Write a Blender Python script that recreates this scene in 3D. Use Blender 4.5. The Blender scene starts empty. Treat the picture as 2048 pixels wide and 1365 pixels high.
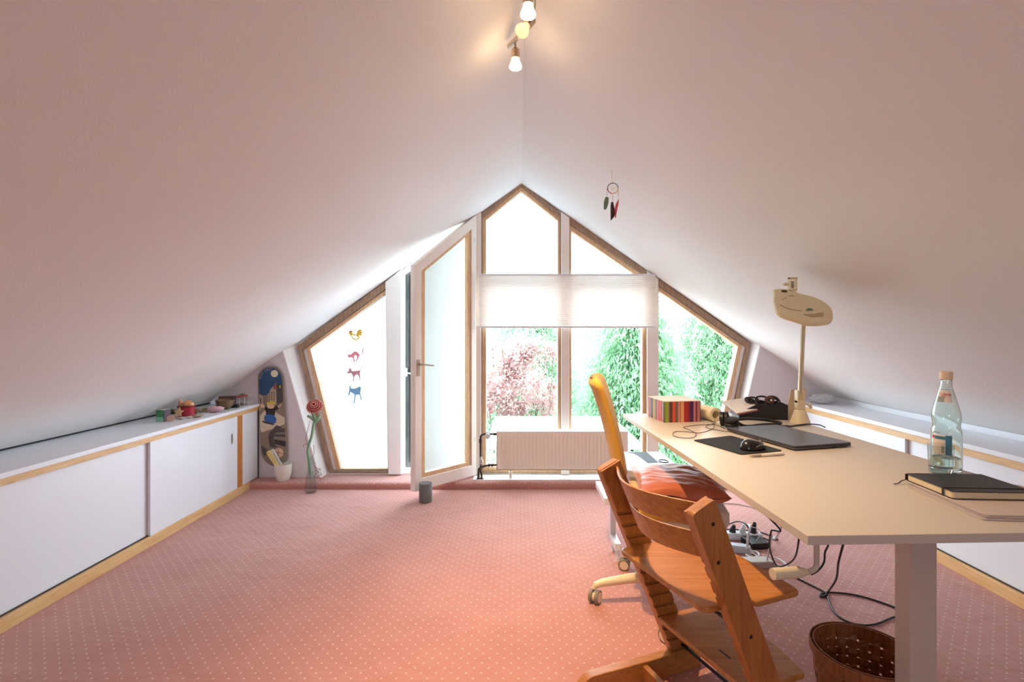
import bpy, math, random
from mathutils import Vector, Matrix, noise
random.seed(7)
SC = bpy.context.scene
COL = SC.collection
R = math.radians
# ------------------------------------------------------------------ camera
EYE = 1.2; F = 1004.0; CX, CY = 1037.0, 667.0
cam_data = bpy.data.cameras.new('camera'); cam = bpy.data.objects.new('camera', cam_data)
COL.objects.link(cam); SC.camera = cam
cam.location = (0, 0, EYE); cam.rotation_euler = (R(90), 0, 0)
cam_data.sensor_fit = 'HORIZONTAL'; cam_data.sensor_width = 36.0
cam_data.lens = F * 36.0 / 2048
cam_data.shift_x = -(CX - 1024) / 2048; cam_data.shift_y = -(682.5 - CY) / 2048
cam_data.clip_start = 0.02
# ------------------------------------------------------------------ world, exposure
SC.view_settings.view_transform = 'Standard'; SC.view_settings.look = 'None'
SC.view_settings.gamma = 1.0; SC.view_settings.use_curve_mapping = False
SC.view_settings.exposure = 0.0
w = bpy.data.worlds.new('overcast_sky'); SC.world = w; w.use_nodes = True
bg = w.node_tree.nodes['Background']
bg.inputs[0].default_value = (0.76, 0.88, 1.0, 1); bg.inputs[1].default_value = 13.5
SC.cycles.max_bounces = 12; SC.cycles.diffuse_bounces = 6; SC.cycles.transparent_max_bounces = 24
SC.cycles.sample_clamp_indirect = 8.0
def area(name, loc, rot, sx, sy, energy=0, color=(1, 1, 1), portal=False):
    l = bpy.data.lights.new(name, 'AREA'); l.shape = 'RECTANGLE'; l.size = sx; l.size_y = sy
    l.energy = energy; l.color = color
    if portal: l.cycles.is_portal = True
    o = bpy.data.objects.new(name, l); COL.objects.link(o); o.location = loc; o.rotation_euler = rot
    return o
area('daylight_portal', (0, 4.22, 1.2), (R(-90), 0, 0), 3.6, 2.4, portal=True)
area('daylight_portal_rear', (0, -2.58, 1.3), (R(90), 0, 0), .7, .6, portal=True)

# ------------------------------------------------------------------ helpers
def P(px, py, Y): return Vector(((px - CX) * Y / F, Y, EYE - (py - CY) * Y / F))
def lin(h):
    h = h.lstrip('#'); v = [int(h[i:i+2], 16) / 255 for i in (0, 2, 4)]
    return tuple(((x + .055) / 1.055) ** 2.4 if x > .04045 else x / 12.92 for x in v) + (1,)
def setp(o, label=None, cat=None, group=None, kind=None):
    if label: o['label'] = label
    if cat: o['category'] = cat
    if group: o['group'] = group
    if kind: o['kind'] = kind
    return o

class MB:
    """collects geometry in world coordinates; build() links it as one mesh object"""
    def __init__(s): s.v = []; s.f = []; s.m = []; s.cur = 0
    def add(s, vs, fs, T=None):
        b = len(s.v)
        for p in vs:
            p = Vector(p); s.v.append(T @ p if T else p)
        for f in fs: s.f.append([b + i for i in f]); s.m.append(s.cur)
        return s
    def box(s, a, b, T=None):
        (x0, y0, z0), (x1, y1, z1) = a, b
        x0, x1 = sorted((x0, x1)); y0, y1 = sorted((y0, y1)); z0, z1 = sorted((z0, z1))
        return s.add([(x0,y0,z0),(x1,y0,z0),(x1,y1,z0),(x0,y1,z0),(x0,y0,z1),(x1,y0,z1),(x1,y1,z1),(x0,y1,z1)],
              [(0,3,2,1),(4,5,6,7),(0,1,5,4),(1,2,6,5),(2,3,7,6),(3,0,4,7)], T)
    def prism(s, poly, lo, hi, axis='z', T=None):
        """poly: 2D points; axis: extrusion axis. y: poly is (x,z); x: poly is (y,z)"""
        area_ = sum(poly[i][0]*poly[(i+1)%len(poly)][1]-poly[(i+1)%len(poly)][0]*poly[i][1] for i in range(len(poly)))
        if area_ < 0: poly = poly[::-1]
        mk = {'z': lambda a, b, c: (a, b, c), 'y': lambda a, b, c: (a, c, b), 'x': lambda a, b, c: (c, a, b)}[axis]
        n = len(poly)
        vs = [mk(a, b, lo) for a, b in poly] + [mk(a, b, hi) for a, b in poly]
        fs = [list(range(n))[::-1], list(range(n, 2*n))] + [(i, (i+1) % n, n+(i+1) % n, n+i) for i in range(n)]
        if axis == 'y': fs = [list(f)[::-1] for f in fs]
        return s.add(vs, fs, T)
    def ring(s, outer, inner, lo, hi, axis='y', T=None):
        mk = {'z': lambda a, b, c: (a, b, c), 'y': lambda a, b, c: (a, c, b)}[axis]
        n = len(outer)
        vs = [mk(a, b, lo) for a, b in outer] + [mk(a, b, hi) for a, b in outer] + [mk(a, b, lo) for a, b in inner] + [mk(a, b, hi) for a, b in inner]
        fs = []
        for i in range(n):
            j = (i+1) % n
            fs += [(i, j, n+j, n+i), (2*n+j, 2*n+i, 3*n+i, 3*n+j), (j, i, 2*n+i, 2*n+j), (n+i, n+j, 3*n+j, 3*n+i)]
        return s.add(vs, fs, T)
    def lathe(s, prof, seg=32, T=None, close=True):
        vs = []; fs = []
        n = len(prof)
        for k in range(seg):
            a = 2*math.pi*k/seg
            for r, z in prof: vs.append((r*math.cos(a), r*math.sin(a), z))
        for k in range(seg):
            k2 = (k+1) % seg
            for i in range(n-1): fs.append((k*n+i, k2*n+i, k2*n+i+1, k*n+i+1))
        if close:
            if prof[0][0] > 1e-6: fs.append([k*n for k in range(seg)][::-1])
            if prof[-1][0] > 1e-6: fs.append([k*n+n-1 for k in range(seg)])
        return s.add(vs, fs, T)
    def tube(s, pts, r, seg=10, caps=True, closed=False, flat=1.0):
        pts = [Vector(p) for p in pts]; n = len(pts)
        rr = r if isinstance(r, (list, tuple)) else [r]*n
        up = None; vs = []; fs = []
        for i, p in enumerate(pts):
            a = pts[(i-1) % n] if closed or i > 0 else p
            b = pts[(i+1) % n] if closed or i < n-1 else p
            t = (b-a)
            t = t.normalized() if t.length > 1e-9 else Vector((0, 0, 1))
            if up is None:
                up = Vector((0, 0, 1)) if abs(t.z) < .9 else Vector((1, 0, 0))
            u = up - t*up.dot(t)
            if u.length < 1e-6: u = t.orthogonal()
            u.normalize(); v = t.cross(u); up = u
            for k in range(seg):
                th = 2*math.pi*k/seg
                vs.append(p + u*(rr[i]*flat*math.cos(th)) + v*(rr[i]*math.sin(th)))
        m = n if closed else n-1
        for i in range(m):
            i2 = (i+1) % n
            for k in range(seg):
                k2 = (k+1) % seg
                fs.append((i*seg+k, i*seg+k2, i2*seg+k2, i2*seg+k))
        if caps and not closed:
            fs.append(list(range(seg))[::-1]); fs.append([(n-1)*seg+k for k in range(seg)])
        return s.add(vs, fs)
    def cyl(s, a, b, r, r2=None, seg=24):
        return s.tube([a, b], [r, r if r2 is None else r2], seg)
    def sphere(s, c, r, seg=20, rings=12, sc=(1, 1, 1), T=None, fn=None):
        vs = []; fs = []
        for i in range(rings+1):
            ph = math.pi*i/rings
            for k in range(seg):
                a = 2*math.pi*k/seg
                d = Vector((math.sin(ph)*math.cos(a), math.sin(ph)*math.sin(a), math.cos(ph)))
                q = r*(fn(d) if fn else 1)
                vs.append(Vector(c) + Vector((d.x*sc[0], d.y*sc[1], d.z*sc[2]))*q)
        for i in range(rings):
            for k in range(seg):
                k2 = (k+1) % seg
                fs.append((i*seg+k, (i+1)*seg+k, (i+1)*seg+k2, i*seg+k2))
        return s.add(vs, fs, T)
    def surf(s, grid, thick=None):
        """grid of world points -> sheet; thick gives it a back side"""
        nr, nc = len(grid), len(grid[0]); vs = [p for r in grid for p in r]
        fs = [(i*nc+j, i*nc+j+1, (i+1)*nc+j+1, (i+1)*nc+j) for i in range(nr-1) for j in range(nc-1)]
        return s.add(vs, fs)
    def build(s, name, mats, parent=None, smooth=False, bevel=0, seg=2, loc=None, solid=0, weighted=False, sub=0, angle=35):
        if not isinstance(mats, (list, tuple)): mats = [mats]
        me = bpy.data.meshes.new(name)
        if parent is not None: org = Vector(parent['_o'])
        elif loc is not None: org = Vector(loc)
        else:
            xs = [v.x for v in s.v]; ys = [v.y for v in s.v]; zs = [v.z for v in s.v]
            org = Vector(((min(xs)+max(xs))/2, (min(ys)+max(ys))/2, min(zs)))
        me.from_pydata([tuple(v-org) for v in s.v], [], s.f)
        for m in mats: me.materials.append(m)
        if len(mats) > 1: me.polygons.foreach_set('material_index', s.m)
        me.update()
        if smooth:
            me.polygons.foreach_set('use_smooth', [True]*len(me.polygons))
            if smooth != 'all': me.set_sharp_from_angle(angle=R(angle))
        o = bpy.data.objects.new(name, me); COL.objects.link(o)
        if parent is not None: o.parent = parent
        else: o.location = org
        ORG[o.name] = tuple(org); o['_o'] = tuple(org)
        if solid:
            md = o.modifiers.new('solid', 'SOLIDIFY'); md.thickness = solid; md.offset = 0
        if bevel:
            md = o.modifiers.new('bevel', 'BEVEL'); md.width = bevel; md.segments = seg; md.limit_method = 'ANGLE'; md.angle_limit = R(40)
        if sub:
            md = o.modifiers.new('sub', 'SUBSURF'); md.levels = sub; md.render_levels = sub
        return o
ORG = {}
def thing(name, loc, label, cat, group=None):
    o = bpy.data.objects.new(name, None); COL.objects.link(o); o.location = loc; o['_o'] = tuple(loc)
    o.empty_display_size = .05
    return setp(o, label, cat, group)
def spline(pts, n=8, closed=False):
    pts = [Vector(p) for p in pts]; out = []; m = len(pts)
    rng = range(m) if closed else range(m-1)
    for i in rng:
        g = (lambda k: pts[k % m]) if closed else (lambda k: pts[max(0, min(m-1, k))])
        p0, p1, p2, p3 = g(i-1), g(i), g(i+1), g(i+2)
        for k in range(n):
            t = k/n
            out.append(.5*((2*p1)+(-p0+p2)*t+(2*p0-5*p1+4*p2-p3)*t*t+(-p0+3*p1-3*p2+p3)*t**3))
    if not closed: out.append(pts[-1])
    return out
def inset(poly, d):
    """convex polygon inset, d one distance or one per edge i->i+1"""
    n = len(poly); d = d if isinstance(d, (list, tuple)) else [d]*n
    A = sum(poly[i][0]*poly[(i+1)%n][1]-poly[(i+1)%n][0]*poly[i][1] for i in range(n))
    sg = 1 if A > 0 else -1
    L = []
    for i in range(n):
        a = Vector(poly[i]); b = Vector(poly[(i+1)%n]); t = (b-a).normalized(); nn = Vector((-t.y, t.x))*sg
        L.append((a+nn*d[i], t))
    out = []
    for i in range(n):
        p, t = L[i-1]; q, u = L[i]
        den = t.x*u.y-t.y*u.x
        k = ((q.x-p.x)*u.y-(q.y-p.y)*u.x)/den
        out.append((p.x+t.x*k, p.y+t.y*k))
    return out
def rounded(poly, r, n=5):
    out = []; m = len(poly); r = r if isinstance(r, (list, tuple)) else [r]*m
    for i in range(m):
        p = Vector(poly[i]); a = Vector(poly[i-1]); b = Vector(poly[(i+1) % m])
        u = (a-p); v = (b-p); q = min(r[i], u.length/2.01, v.length/2.01)
        if q < 1e-5: out.append(tuple(p)); continue
        s0 = p+u.normalized()*q; s1 = p+v.normalized()*q
        for k in range(n+1):
            t = k/n; out.append(tuple(s0*(1-t)**2+p*2*t*(1-t)+s1*t*t))
    return out
def frame(o, x, y=None, z=None):
    """matrix from origin and axes"""
    x = Vector(x).normalized()
    y = Vector(y); y = (y-x*y.dot(x)).normalized(); z = x.cross(y)
    return Matrix(((x.x, y.x, z.x, o[0]), (x.y, y.y, z.y, o[1]), (x.z, y.z, z.z, o[2]), (0, 0, 0, 1)))
def rotz(o, deg): return Matrix.Translation(o) @ Matrix.Rotation(R(deg), 4, 'Z')

# ------------------------------------------------------------------ materials
class NT:
    def __init__(s, name):
        s.mat = bpy.data.materials.new(name); s.mat.use_nodes = True
        s.t = s.mat.node_tree; s.p = s.t.nodes['Principled BSDF']; s.out = s.t.nodes['Material Output']
    def n(s, kind, **kw):
        nd = s.t.nodes.new(kind)
        for k, v in kw.items():
            if hasattr(nd, k): setattr(nd, k, v)
            else: nd.inputs[k.replace('_', ' ')].default_value = v
        return nd
    def l(s, a, b): s.t.links.new(a, b); return s
def mat(name, col, rough=.6, metal=0, bump=0, scale=80, var=0, vscale=3, coat=0, sheen=0, spec=.5, trans=0, alpha=1, emit=None, estr=0, stretch=None):
    k = NT(name); p = k.p
    c = lin(col) if isinstance(col, str) else tuple(col)+(1,)
    p.inputs['Base Color'].default_value = c; p.inputs['Roughness'].default_value = rough
    p.inputs['Metallic'].default_value = metal; p.inputs['Specular IOR Level'].default_value = spec
    p.inputs['Coat Weight'].default_value = coat; p.inputs['Sheen Weight'].default_value = sheen
    p.inputs['Transmission Weight'].default_value = trans; p.inputs['Alpha'].default_value = alpha
    if emit: p.inputs['Emission Color'].default_value = lin(emit); p.inputs['Emission Strength'].default_value = estr
    if bump or var:
        tc = k.n('ShaderNodeTexCoord'); src = tc.outputs['Object']
        if stretch:
            mp = k.n('ShaderNodeMapping'); mp.inputs['Scale'].default_value = stretch; k.l(src, mp.inputs[0]); src = mp.outputs[0]
    if var:
        nz = k.n('ShaderNodeTexNoise'); nz.inputs['Scale'].default_value = vscale; nz.inputs['Detail'].default_value = 4
        k.l(src, nz.inputs['Vector'])
        mx = k.n('ShaderNodeMix', data_type='RGBA')
        mx.inputs[6].default_value = tuple(x*(1-var) for x in c[:3])+(1,); mx.inputs[7].default_value = tuple(min(1, x*(1+var)) for x in c[:3])+(1,)
        k.l(nz.outputs[0], mx.inputs[0]); k.l(mx.outputs[2], p.inputs['Base Color'])
    if bump:
        n2 = k.n('ShaderNodeTexNoise'); n2.inputs['Scale'].default_value = scale; n2.inputs['Detail'].default_value = 3
        k.l(src, n2.inputs['Vector'])
        b = k.n('ShaderNodeBump'); b.inputs['Strength'].default_value = bump; b.inputs['Distance'].default_value = .002
        k.l(n2.outputs[0], b.inputs['Height']); k.l(b.outputs[0], p.inputs['Normal'])
    return k.mat
def wood(name, c1, c2, rough=.45, axis='Y', scale=6, coat=0, knots=False):
    k = NT(name); tc = k.n('ShaderNodeTexCoord'); mp = k.n('ShaderNodeMapping')
    s = {'X': (1.2, 14, 14), 'Y': (14, 1.2, 14), 'Z': (14, 14, 1.2)}[axis]
    mp.inputs['Scale'].default_value = s; k.l(tc.outputs['Object'], mp.inputs[0])
    nz = k.n('ShaderNodeTexNoise'); nz.inputs['Scale'].default_value = scale; nz.inputs['Detail'].default_value = 5; nz.inputs['Distortion'].default_value = .6
    k.l(mp.outputs[0], nz.inputs['Vector'])
    cr = k.n('ShaderNodeValToRGB'); cr.color_ramp.elements[0].position = .3; cr.color_ramp.elements[1].position = .7
    cr.color_ramp.elements[0].color = lin(c1); cr.color_ramp.elements[1].color = lin(c2)
    k.l(nz.outputs[0], cr.inputs[0]); src = cr.outputs[0]
    if knots:
        vo = k.n('ShaderNodeTexVoronoi'); vo.inputs['Scale'].default_value = 1.0
        m2 = k.n('ShaderNodeMapping'); m2.inputs['Scale'].default_value = {'X': (3, 9, 9), 'Y': (9, 3, 9), 'Z': (9, 9, 3)}[axis]
        k.l(tc.outputs['Object'], m2.inputs[0]); k.l(m2.outputs[0], vo.inputs['Vector'])
        r2 = k.n('ShaderNodeValToRGB'); r2.color_ramp.elements[0].position = .06; r2.color_ramp.elements[1].position = .13
        r2.color_ramp.elements[0].color = (1, 1, 1, 1); r2.color_ramp.elements[1].color = (0, 0, 0, 1)
        k.l(vo.outputs['Distance'], r2.inputs[0])
        mx = k.n('ShaderNodeMix', data_type='RGBA'); mx.inputs[7].default_value = lin('#7a4a24')
        k.l(r2.outputs[0], mx.inputs[0]); k.l(src, mx.inputs[6]); src = mx.outputs[2]
    k.l(src, k.p.inputs['Base Color'])
    k.p.inputs['Roughness'].default_value = rough; k.p.inputs['Coat Weight'].default_value = coat; k.p.inputs['Coat Roughness'].default_value = .25
    b = k.n('ShaderNodeBump'); b.inputs['Strength'].default_value = .15; b.inputs['Distance'].default_value = .001
    k.l(nz.outputs[0], b.inputs['Height']); k.l(b.outputs[0], k.p.inputs['Normal'])
    return k.mat
def film(name, col, trans=.6, rough_mix=0.0, clear=0.0):
    """thin translucent sheet"""
    k = NT(name); t = k.t; t.nodes.remove(k.p)
    d = k.n('ShaderNodeBsdfDiffuse'); d.inputs[0].default_value = lin(col)
    tr = k.n('ShaderNodeBsdfTranslucent'); tr.inputs[0].default_value = lin(col)
    m = k.n('ShaderNodeMixShader'); m.inputs[0].default_value = trans
    k.l(d.outputs[0], m.inputs[1]); k.l(tr.outputs[0], m.inputs[2]); o = m.outputs[0]
    if clear:
        tp = k.n('ShaderNodeBsdfTransparent'); m2 = k.n('ShaderNodeMixShader'); m2.inputs[0].default_value = clear
        k.l(o, m2.inputs[1]); k.l(tp.outputs[0], m2.inputs[2]); o = m2.outputs[0]
    k.l(o, k.out.inputs[0]); return k.mat
def pane_glass(name, tint=(.97, .99, .98, 1), ior=1.3):
    k = NT(name); t = k.t; t.nodes.remove(k.p)
    tp = k.n('ShaderNodeBsdfTransparent'); tp.inputs[0].default_value = tint
    g = k.n('ShaderNodeBsdfGlossy'); g.inputs['Roughness'].default_value = .03
    lw = k.n('ShaderNodeLayerWeight'); lw.inputs[0].default_value = .5
    pw = k.n('ShaderNodeMath', operation='POWER'); pw.inputs[1].default_value = 4.0; k.l(lw.outputs['Facing'], pw.inputs[0])
    fr = k.n('ShaderNodeMath', operation='MULTIPLY_ADD'); fr.inputs[1].default_value = (ior-1)*1.1; fr.inputs[2].default_value = .02; k.l(pw.outputs[0], fr.inputs[0])
    m = k.n('ShaderNodeMixShader'); k.l(fr.outputs[0], m.inputs[0]); k.l(tp.outputs[0], m.inputs[1]); k.l(g.outputs[0], m.inputs[2])
    k.l(m.outputs[0], k.out.inputs[0]); return k.mat
def solid_glass(name, col='#f4fbf8', bump=0, scale=300):
    k = NT(name); p = k.p; p.inputs['Base Color'].default_value = lin(col); p.inputs['Roughness'].default_value = .02
    p.inputs['Transmission Weight'].default_value = 1; p.inputs['IOR'].default_value = 1.46
    if bump:
        tc = k.n('ShaderNodeTexCoord'); n2 = k.n('ShaderNodeTexNoise'); n2.inputs['Scale'].default_value = scale
        b = k.n('ShaderNodeBump'); b.inputs['Strength'].default_value = bump; b.inputs['Distance'].default_value = .002
        k.l(tc.outputs['Object'], n2.inputs['Vector']); k.l(n2.outputs[0], b.inputs['Height']); k.l(b.outputs[0], p.inputs['Normal'])
    return k.mat
def carpet():
    k = NT('carpet'); geo = k.n('ShaderNodeNewGeometry'); sx, sy = .053, .0545
    def lattice(ox, oy):
        m = k.n('ShaderNodeVectorMath', operation='MULTIPLY_ADD'); m.inputs[1].default_value = (1/sx, 1/sy, 0); m.inputs[2].default_value = (ox, oy, 0)
        k.l(geo.outputs['Position'], m.inputs[0])
        f = k.n('ShaderNodeVectorMath', operation='FRACTION'); k.l(m.outputs[0], f.inputs[0])
        s = k.n('ShaderNodeVectorMath', operation='SUBTRACT'); s.inputs[1].default_value = (.5, .5, 0); k.l(f.outputs[0], s.inputs[0])
        q = k.n('ShaderNodeVectorMath', operation='MULTIPLY'); q.inputs[1].default_value = (sx, sy, 0); k.l(s.outputs[0], q.inputs[0])
        ln = k.n('ShaderNodeVectorMath', operation='LENGTH'); k.l(q.outputs[0], ln.inputs[0])
        c = k.n('ShaderNodeMath', operation='LESS_THAN'); c.inputs[1].default_value = .0035; k.l(ln.outputs['Value'], c.inputs[0]); return c
    a, b = lattice(100, 100), lattice(100.5, 100.5)
    mx = k.n('ShaderNodeMath', operation='MAXIMUM'); k.l(a.outputs[0], mx.inputs[0]); k.l(b.outputs[0], mx.inputs[1])
    nz = k.n('ShaderNodeTexNoise'); nz.inputs['Scale'].default_value = 320; nz.inputs['Detail'].default_value = 2
    k.l(geo.outputs['Position'], nz.inputs['Vector'])
    n3 = k.n('ShaderNodeTexNoise'); n3.inputs['Scale'].default_value = 2.2; n3.inputs['Detail'].default_value = 4; k.l(geo.outputs['Position'], n3.inputs['Vector'])
    ad = k.n('ShaderNodeMath', operation='MULTIPLY_ADD'); ad.inputs[1].default_value = .55
    ad2 = k.n('ShaderNodeMath', operation='MULTIPLY'); ad2.inputs[1].default_value = .5; k.l(n3.outputs[0], ad2.inputs[0])
    k.l(nz.outputs[0], ad.inputs[0]); k.l(ad2.outputs[0], ad.inputs[2])
    cr = k.n('ShaderNodeValToRGB'); cr.color_ramp.elements[0].position = .3; cr.color_ramp.elements[1].position = .75
    cr.color_ramp.elements[0].color = lin(CARPET[0]); cr.color_ramp.elements[1].color = lin(CARPET[1]); k.l(ad.outputs[0], cr.inputs[0])
    m = k.n('ShaderNodeMix', data_type='RGBA'); m.inputs[7].default_value = lin('#f2e2d8')
    mm = k.n('ShaderNodeMath', operation='MULTIPLY'); mm.inputs[1].default_value = .55; k.l(mx.outputs[0], mm.inputs[0])
    k.l(mm.outputs[0], m.inputs[0]); k.l(cr.outputs[0], m.inputs[6]); k.l(m.outputs[2], k.p.inputs['Base Color'])
    k.p.inputs['Roughness'].default_value = .95; k.p.inputs['Sheen Weight'].default_value = .25; k.p.inputs['Specular IOR Level'].default_value = .1
    bp = k.n('ShaderNodeBump'); bp.inputs['Strength'].default_value = .35; bp.inputs['Distance'].default_value = .004; k.l(nz.outputs[0], bp.inputs['Height'])
    n5 = k.n('ShaderNodeTexNoise'); n5.inputs['Scale'].default_value = 5; n5.inputs['Detail'].default_value = 3; n5.inputs['Distortion'].default_value = 1; k.l(geo.outputs['Position'], n5.inputs['Vector'])
    b5 = k.n('ShaderNodeBump'); b5.inputs['Strength'].default_value = .35; b5.inputs['Distance'].default_value = .03; k.l(n5.outputs[0], b5.inputs['Height']); k.l(b5.outputs[0], bp.inputs['Normal'])
    k.l(bp.outputs[0], k.p.inputs['Normal']); return k.mat
CARPET = ('#ae766c', '#c79187')
M = {}
M['carpet'] = carpet()
M['plaster'] = mat('plaster', '#e6e2e0', .9, bump=.5, scale=170, var=.02, vscale=1.5)
M['gable'] = mat('gable_plaster', '#e2dde0', .85, bump=.15, scale=120)
M['white_paint'] = mat('white_paint', '#f4f4f4', .4, var=.03, vscale=6)
M['cream_paint'] = mat('cream_paint', '#f2e9e0', .45, var=.03, vscale=6)
M['laminate'] = mat('white_laminate', '#e6e8ee', .32)
M['laminate_edge'] = mat('laminate_edge', '#d3c6c2', .5)
M['pine'] = wood('pine', '#d3a56d', '#e2bd88', axis='Y', knots=True)
M['pine_orange'] = wood('orange_pine', '#b06a34', '#c98449', axis='Z')
M['sash'] = wood('sash_wood', '#d0a67c', '#e6c49c', axis='Z')
M['sash_dark'] = wood('weathered_sash', '#8a705c', '#b4987e', axis='Z', rough=.7)
M['old_plank'] = wood('grey_plank', '#3d3c3a', '#5f5e5a', axis='Z', rough=.85)
M['film'] = film('window_film', '#eef6fb', .62)
M['blind'] = film('blind_fabric', '#f6eee6', .17)
M['glass'] = pane_glass('window_glass')
M['thin'] = pane_glass('thin_glass', (.90, .925, .92, 1), 1.75)
M['clear'] = solid_glass('clear_glass')
M['black'] = mat('black_plastic', '#141313', .45)
M['rubber'] = mat('grey_rubber', '#8b8272', .6)
M['cable'] = mat('black_cable', '#100f10', .5)
M['wcable'] = mat('white_cable', '#dcdcdc', .5)
M['chrome'] = mat('brushed_metal', '#b9aa98', .3, metal=1)
M['steel'] = mat('steel', '#c8c8c8', .3, metal=1)
M['dark_metal'] = mat('dark_metal', '#4b3d35', .5, metal=.6)
M['paper'] = mat('paper', '#ece4da', .8)
M['white_plastic'] = mat('white_plastic', '#e6e9ee', .35)
M['cream'] = mat('cream_plastic', '#e8d7b0', .35)
M['dark'] = mat('dark_gap', '#2a2a2c', .8)

# ------------------------------------------------------------------ room shell
RX, RZ, SL, SR = .024, 2.415, .712, .690        # ridge and roof slopes
XL, XR = -2.07, 2.20
YW, YG = 4.13, 4.01                            # window plane, gable wall face
YS = 3.86                                       # platform edge
def struct(name, o=None): o.name = name; o['kind'] = 'structure'; return o
m = MB()
nx, ny = 60, 90
grid = []
for j in range(ny+1):
    y = -2.5+(YS+.02+2.5)*j/ny; row = []
    for i in range(nx+1):
        x = XL-.03+(XR-XL+.06)*i/nx
        z = 0
        row.append(Vector((x, y, z)))
    grid.append(row)
m.surf(grid); struct('floor', m.build('floor', M['carpet']))
m = MB()   # raised platform edge with rounded nose
prof = [(YS, -.02), (YS-.004, .02), (YS+.002, .038), (YS+.016, .046), (YS+.04, .048), (4.2, .047), (4.2, -.02)]
m.prism(prof, XL-.35, XR+.35, 'x'); struct('trim_1', m.build('trim_1', M['carpet'], smooth=True, angle=50))
m = MB(); m.box((-.36, 3.93, .046), (1.55, 4.14, .052)); m.box((-1.56, 4.085, .046), (1.68, 4.16, .066))
struct('trim_2', m.build('trim_2', M['white_paint'], bevel=.002))
def slope_z(x): return RZ-SL*(RX-x) if x < RX else RZ-SR*(x-RX)
for nm, s_, xe, k in (('ceiling_left', -1, -2.75, SL), ('ceiling_right', 1, 2.95, SR)):
    m = MB(); x0 = RX if s_ < 0 else RX+.0015; ze = slope_z(xe); t = .14
    m.prism([(x0, RZ), (xe, ze), (xe, ze+t), (RX-s_*.06, RZ+t)], -2.6, 4.26, 'y')
    struct(nm, m.build(nm, M['plaster']))
# gable wall pieces
gl = [(-2.9, -.1), (-1.58, -.1), (-1.586, .047), (-1.877, 1.068), (-1.90, 1.2), (-2.9, 1.2)]
m = MB(); m.prism(gl, YG, 4.25, 'y'); struct('wall_left', m.build('wall_left', M['gable']))
gr = [(3.1, -.1), (1.67, -.1), (1.68, .047), (1.929, 1.115), (1.95, 1.25), (3.1, 1.25)]
m = MB(); m.prism(gr, YG, 4.25, 'y'); struct('wall_right', m.build('wall_right', M['gable']))
# rear gable (behind the photographer), with an unseen opening added for fill daylight
m = MB()
m.prism([(-2.9, -.1), (-.35, -.1), (-.35, 2.5), (-2.9, 2.5)], -2.6, -2.5, 'y'); m.prism([(.35, -.1), (3.1, -.1), (3.1, 2.5), (.35, 2.5)], -2.6, -2.5, 'y')
m.prism([(-.35, -.1), (.35, -.1), (.35, 1.0), (-.35, 1.0)], -2.6, -2.5, 'y'); m.prism([(-.35, 1.6), (.35, 1.6), (.35, 2.5), (-.35, 2.5)], -2.6, -2.5, 'y')
struct('wall_rear', m.build('wall_rear', M['gable']))
# reveals
def quadprism(name, a, b, c, d, n, t, mt):
    m = MB(); n = Vector(n)*t; v = [Vector(p) for p in (a, b, c, d)]; v += [p+n for p in v]
    m.add(v, [(0,1,2,3),(7,6,5,4),(0,4,5,1),(1,5,6,2),(2,6,7,3),(3,7,4,0)]); return struct(name, m.build(name, mt))
quadprism('trim_3', P(565, 697, YG-.004), P(640, 957, YG-.004), P(664, 944, YW), P(600, 688, YW), (-1, 0, 0), .01, M['white_paint'])
quadprism('trim_4', P(1521, 684, YG-.004), P(1458, 957, YG-.004), P(1440, 945, YW), P(1495, 684, YW), (1, 0, 0), .01, M['white_paint'])

# ------------------------------------------------------------------ window wall
def wp(pts, Y=YW): return [(P(x, y, Y).x, P(x, y, Y).z) for x, y in pts]
def post(name, pts, y0, y1, mt, bevel=.002):
    m = MB(); m.prism(wp(pts), y0, y1, 'y'); return struct(name, m.build(name, mt, bevel=bevel))
post('trim_5', [(775, 566), (806, 541), (806, 945), (781, 945)], 4.06, 4.18, M['white_paint'])
post('trim_6', [(949, 436), (963, 424), (963, 945), (949, 945)], 4.055, 4.18, M['cream_paint'])
post('trim_7', [(1121, 428), (1137, 439), (1137, 945), (1121, 945)], 4.06, 4.18, M['cream_paint'])
post('trim_8', [(1290, 543), (1312, 560), (1312, 945), (1290, 945)], 4.06, 4.18, M['cream_paint'])
def window(name, outer, layers, film_poly=None):
    """layers: (per-edge widths, y0, y1, part name, material); the first is the window's own frame"""
    poly = wp(outer); root = None
    for wdt, y0, y1, pn, mt in layers:
        inn = inset(poly, wdt); m = MB(); m.ring(poly, inn, y0, y1)
        if root is None:
            root = struct(name, m.build(name, mt, bevel=.0015))
        else: m.build(pn, mt, parent=root, bevel=.0015)
        poly = inn
    m = MB(); m.prism(poly, YW+.008, YW+.014, 'y'); m.build('glass_pane', M['glass'], parent=root)
    if film_poly:
        m = MB(); n = len(film_poly); pts = []
        for i in range(n):
            a = Vector(film_poly[i]); b = Vector(film_poly[(i+1) % n]); L = max(2, int((b-a).length/14))
            for k in range(L):
                p = a.lerp(b, k/L); q = p+Vector((noise.noise(Vector((p.x*.09, p.y*.09, 1)))*2.2, noise.noise(Vector((p.x*.09, p.y*.09, 9)))*2.2)); pts.append((q.x, q.y))
        m.prism(wp(pts, YW), YW+.001, YW+.002, 'y'); m.build('window_film', M['film'], parent=root)
    return root
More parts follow.
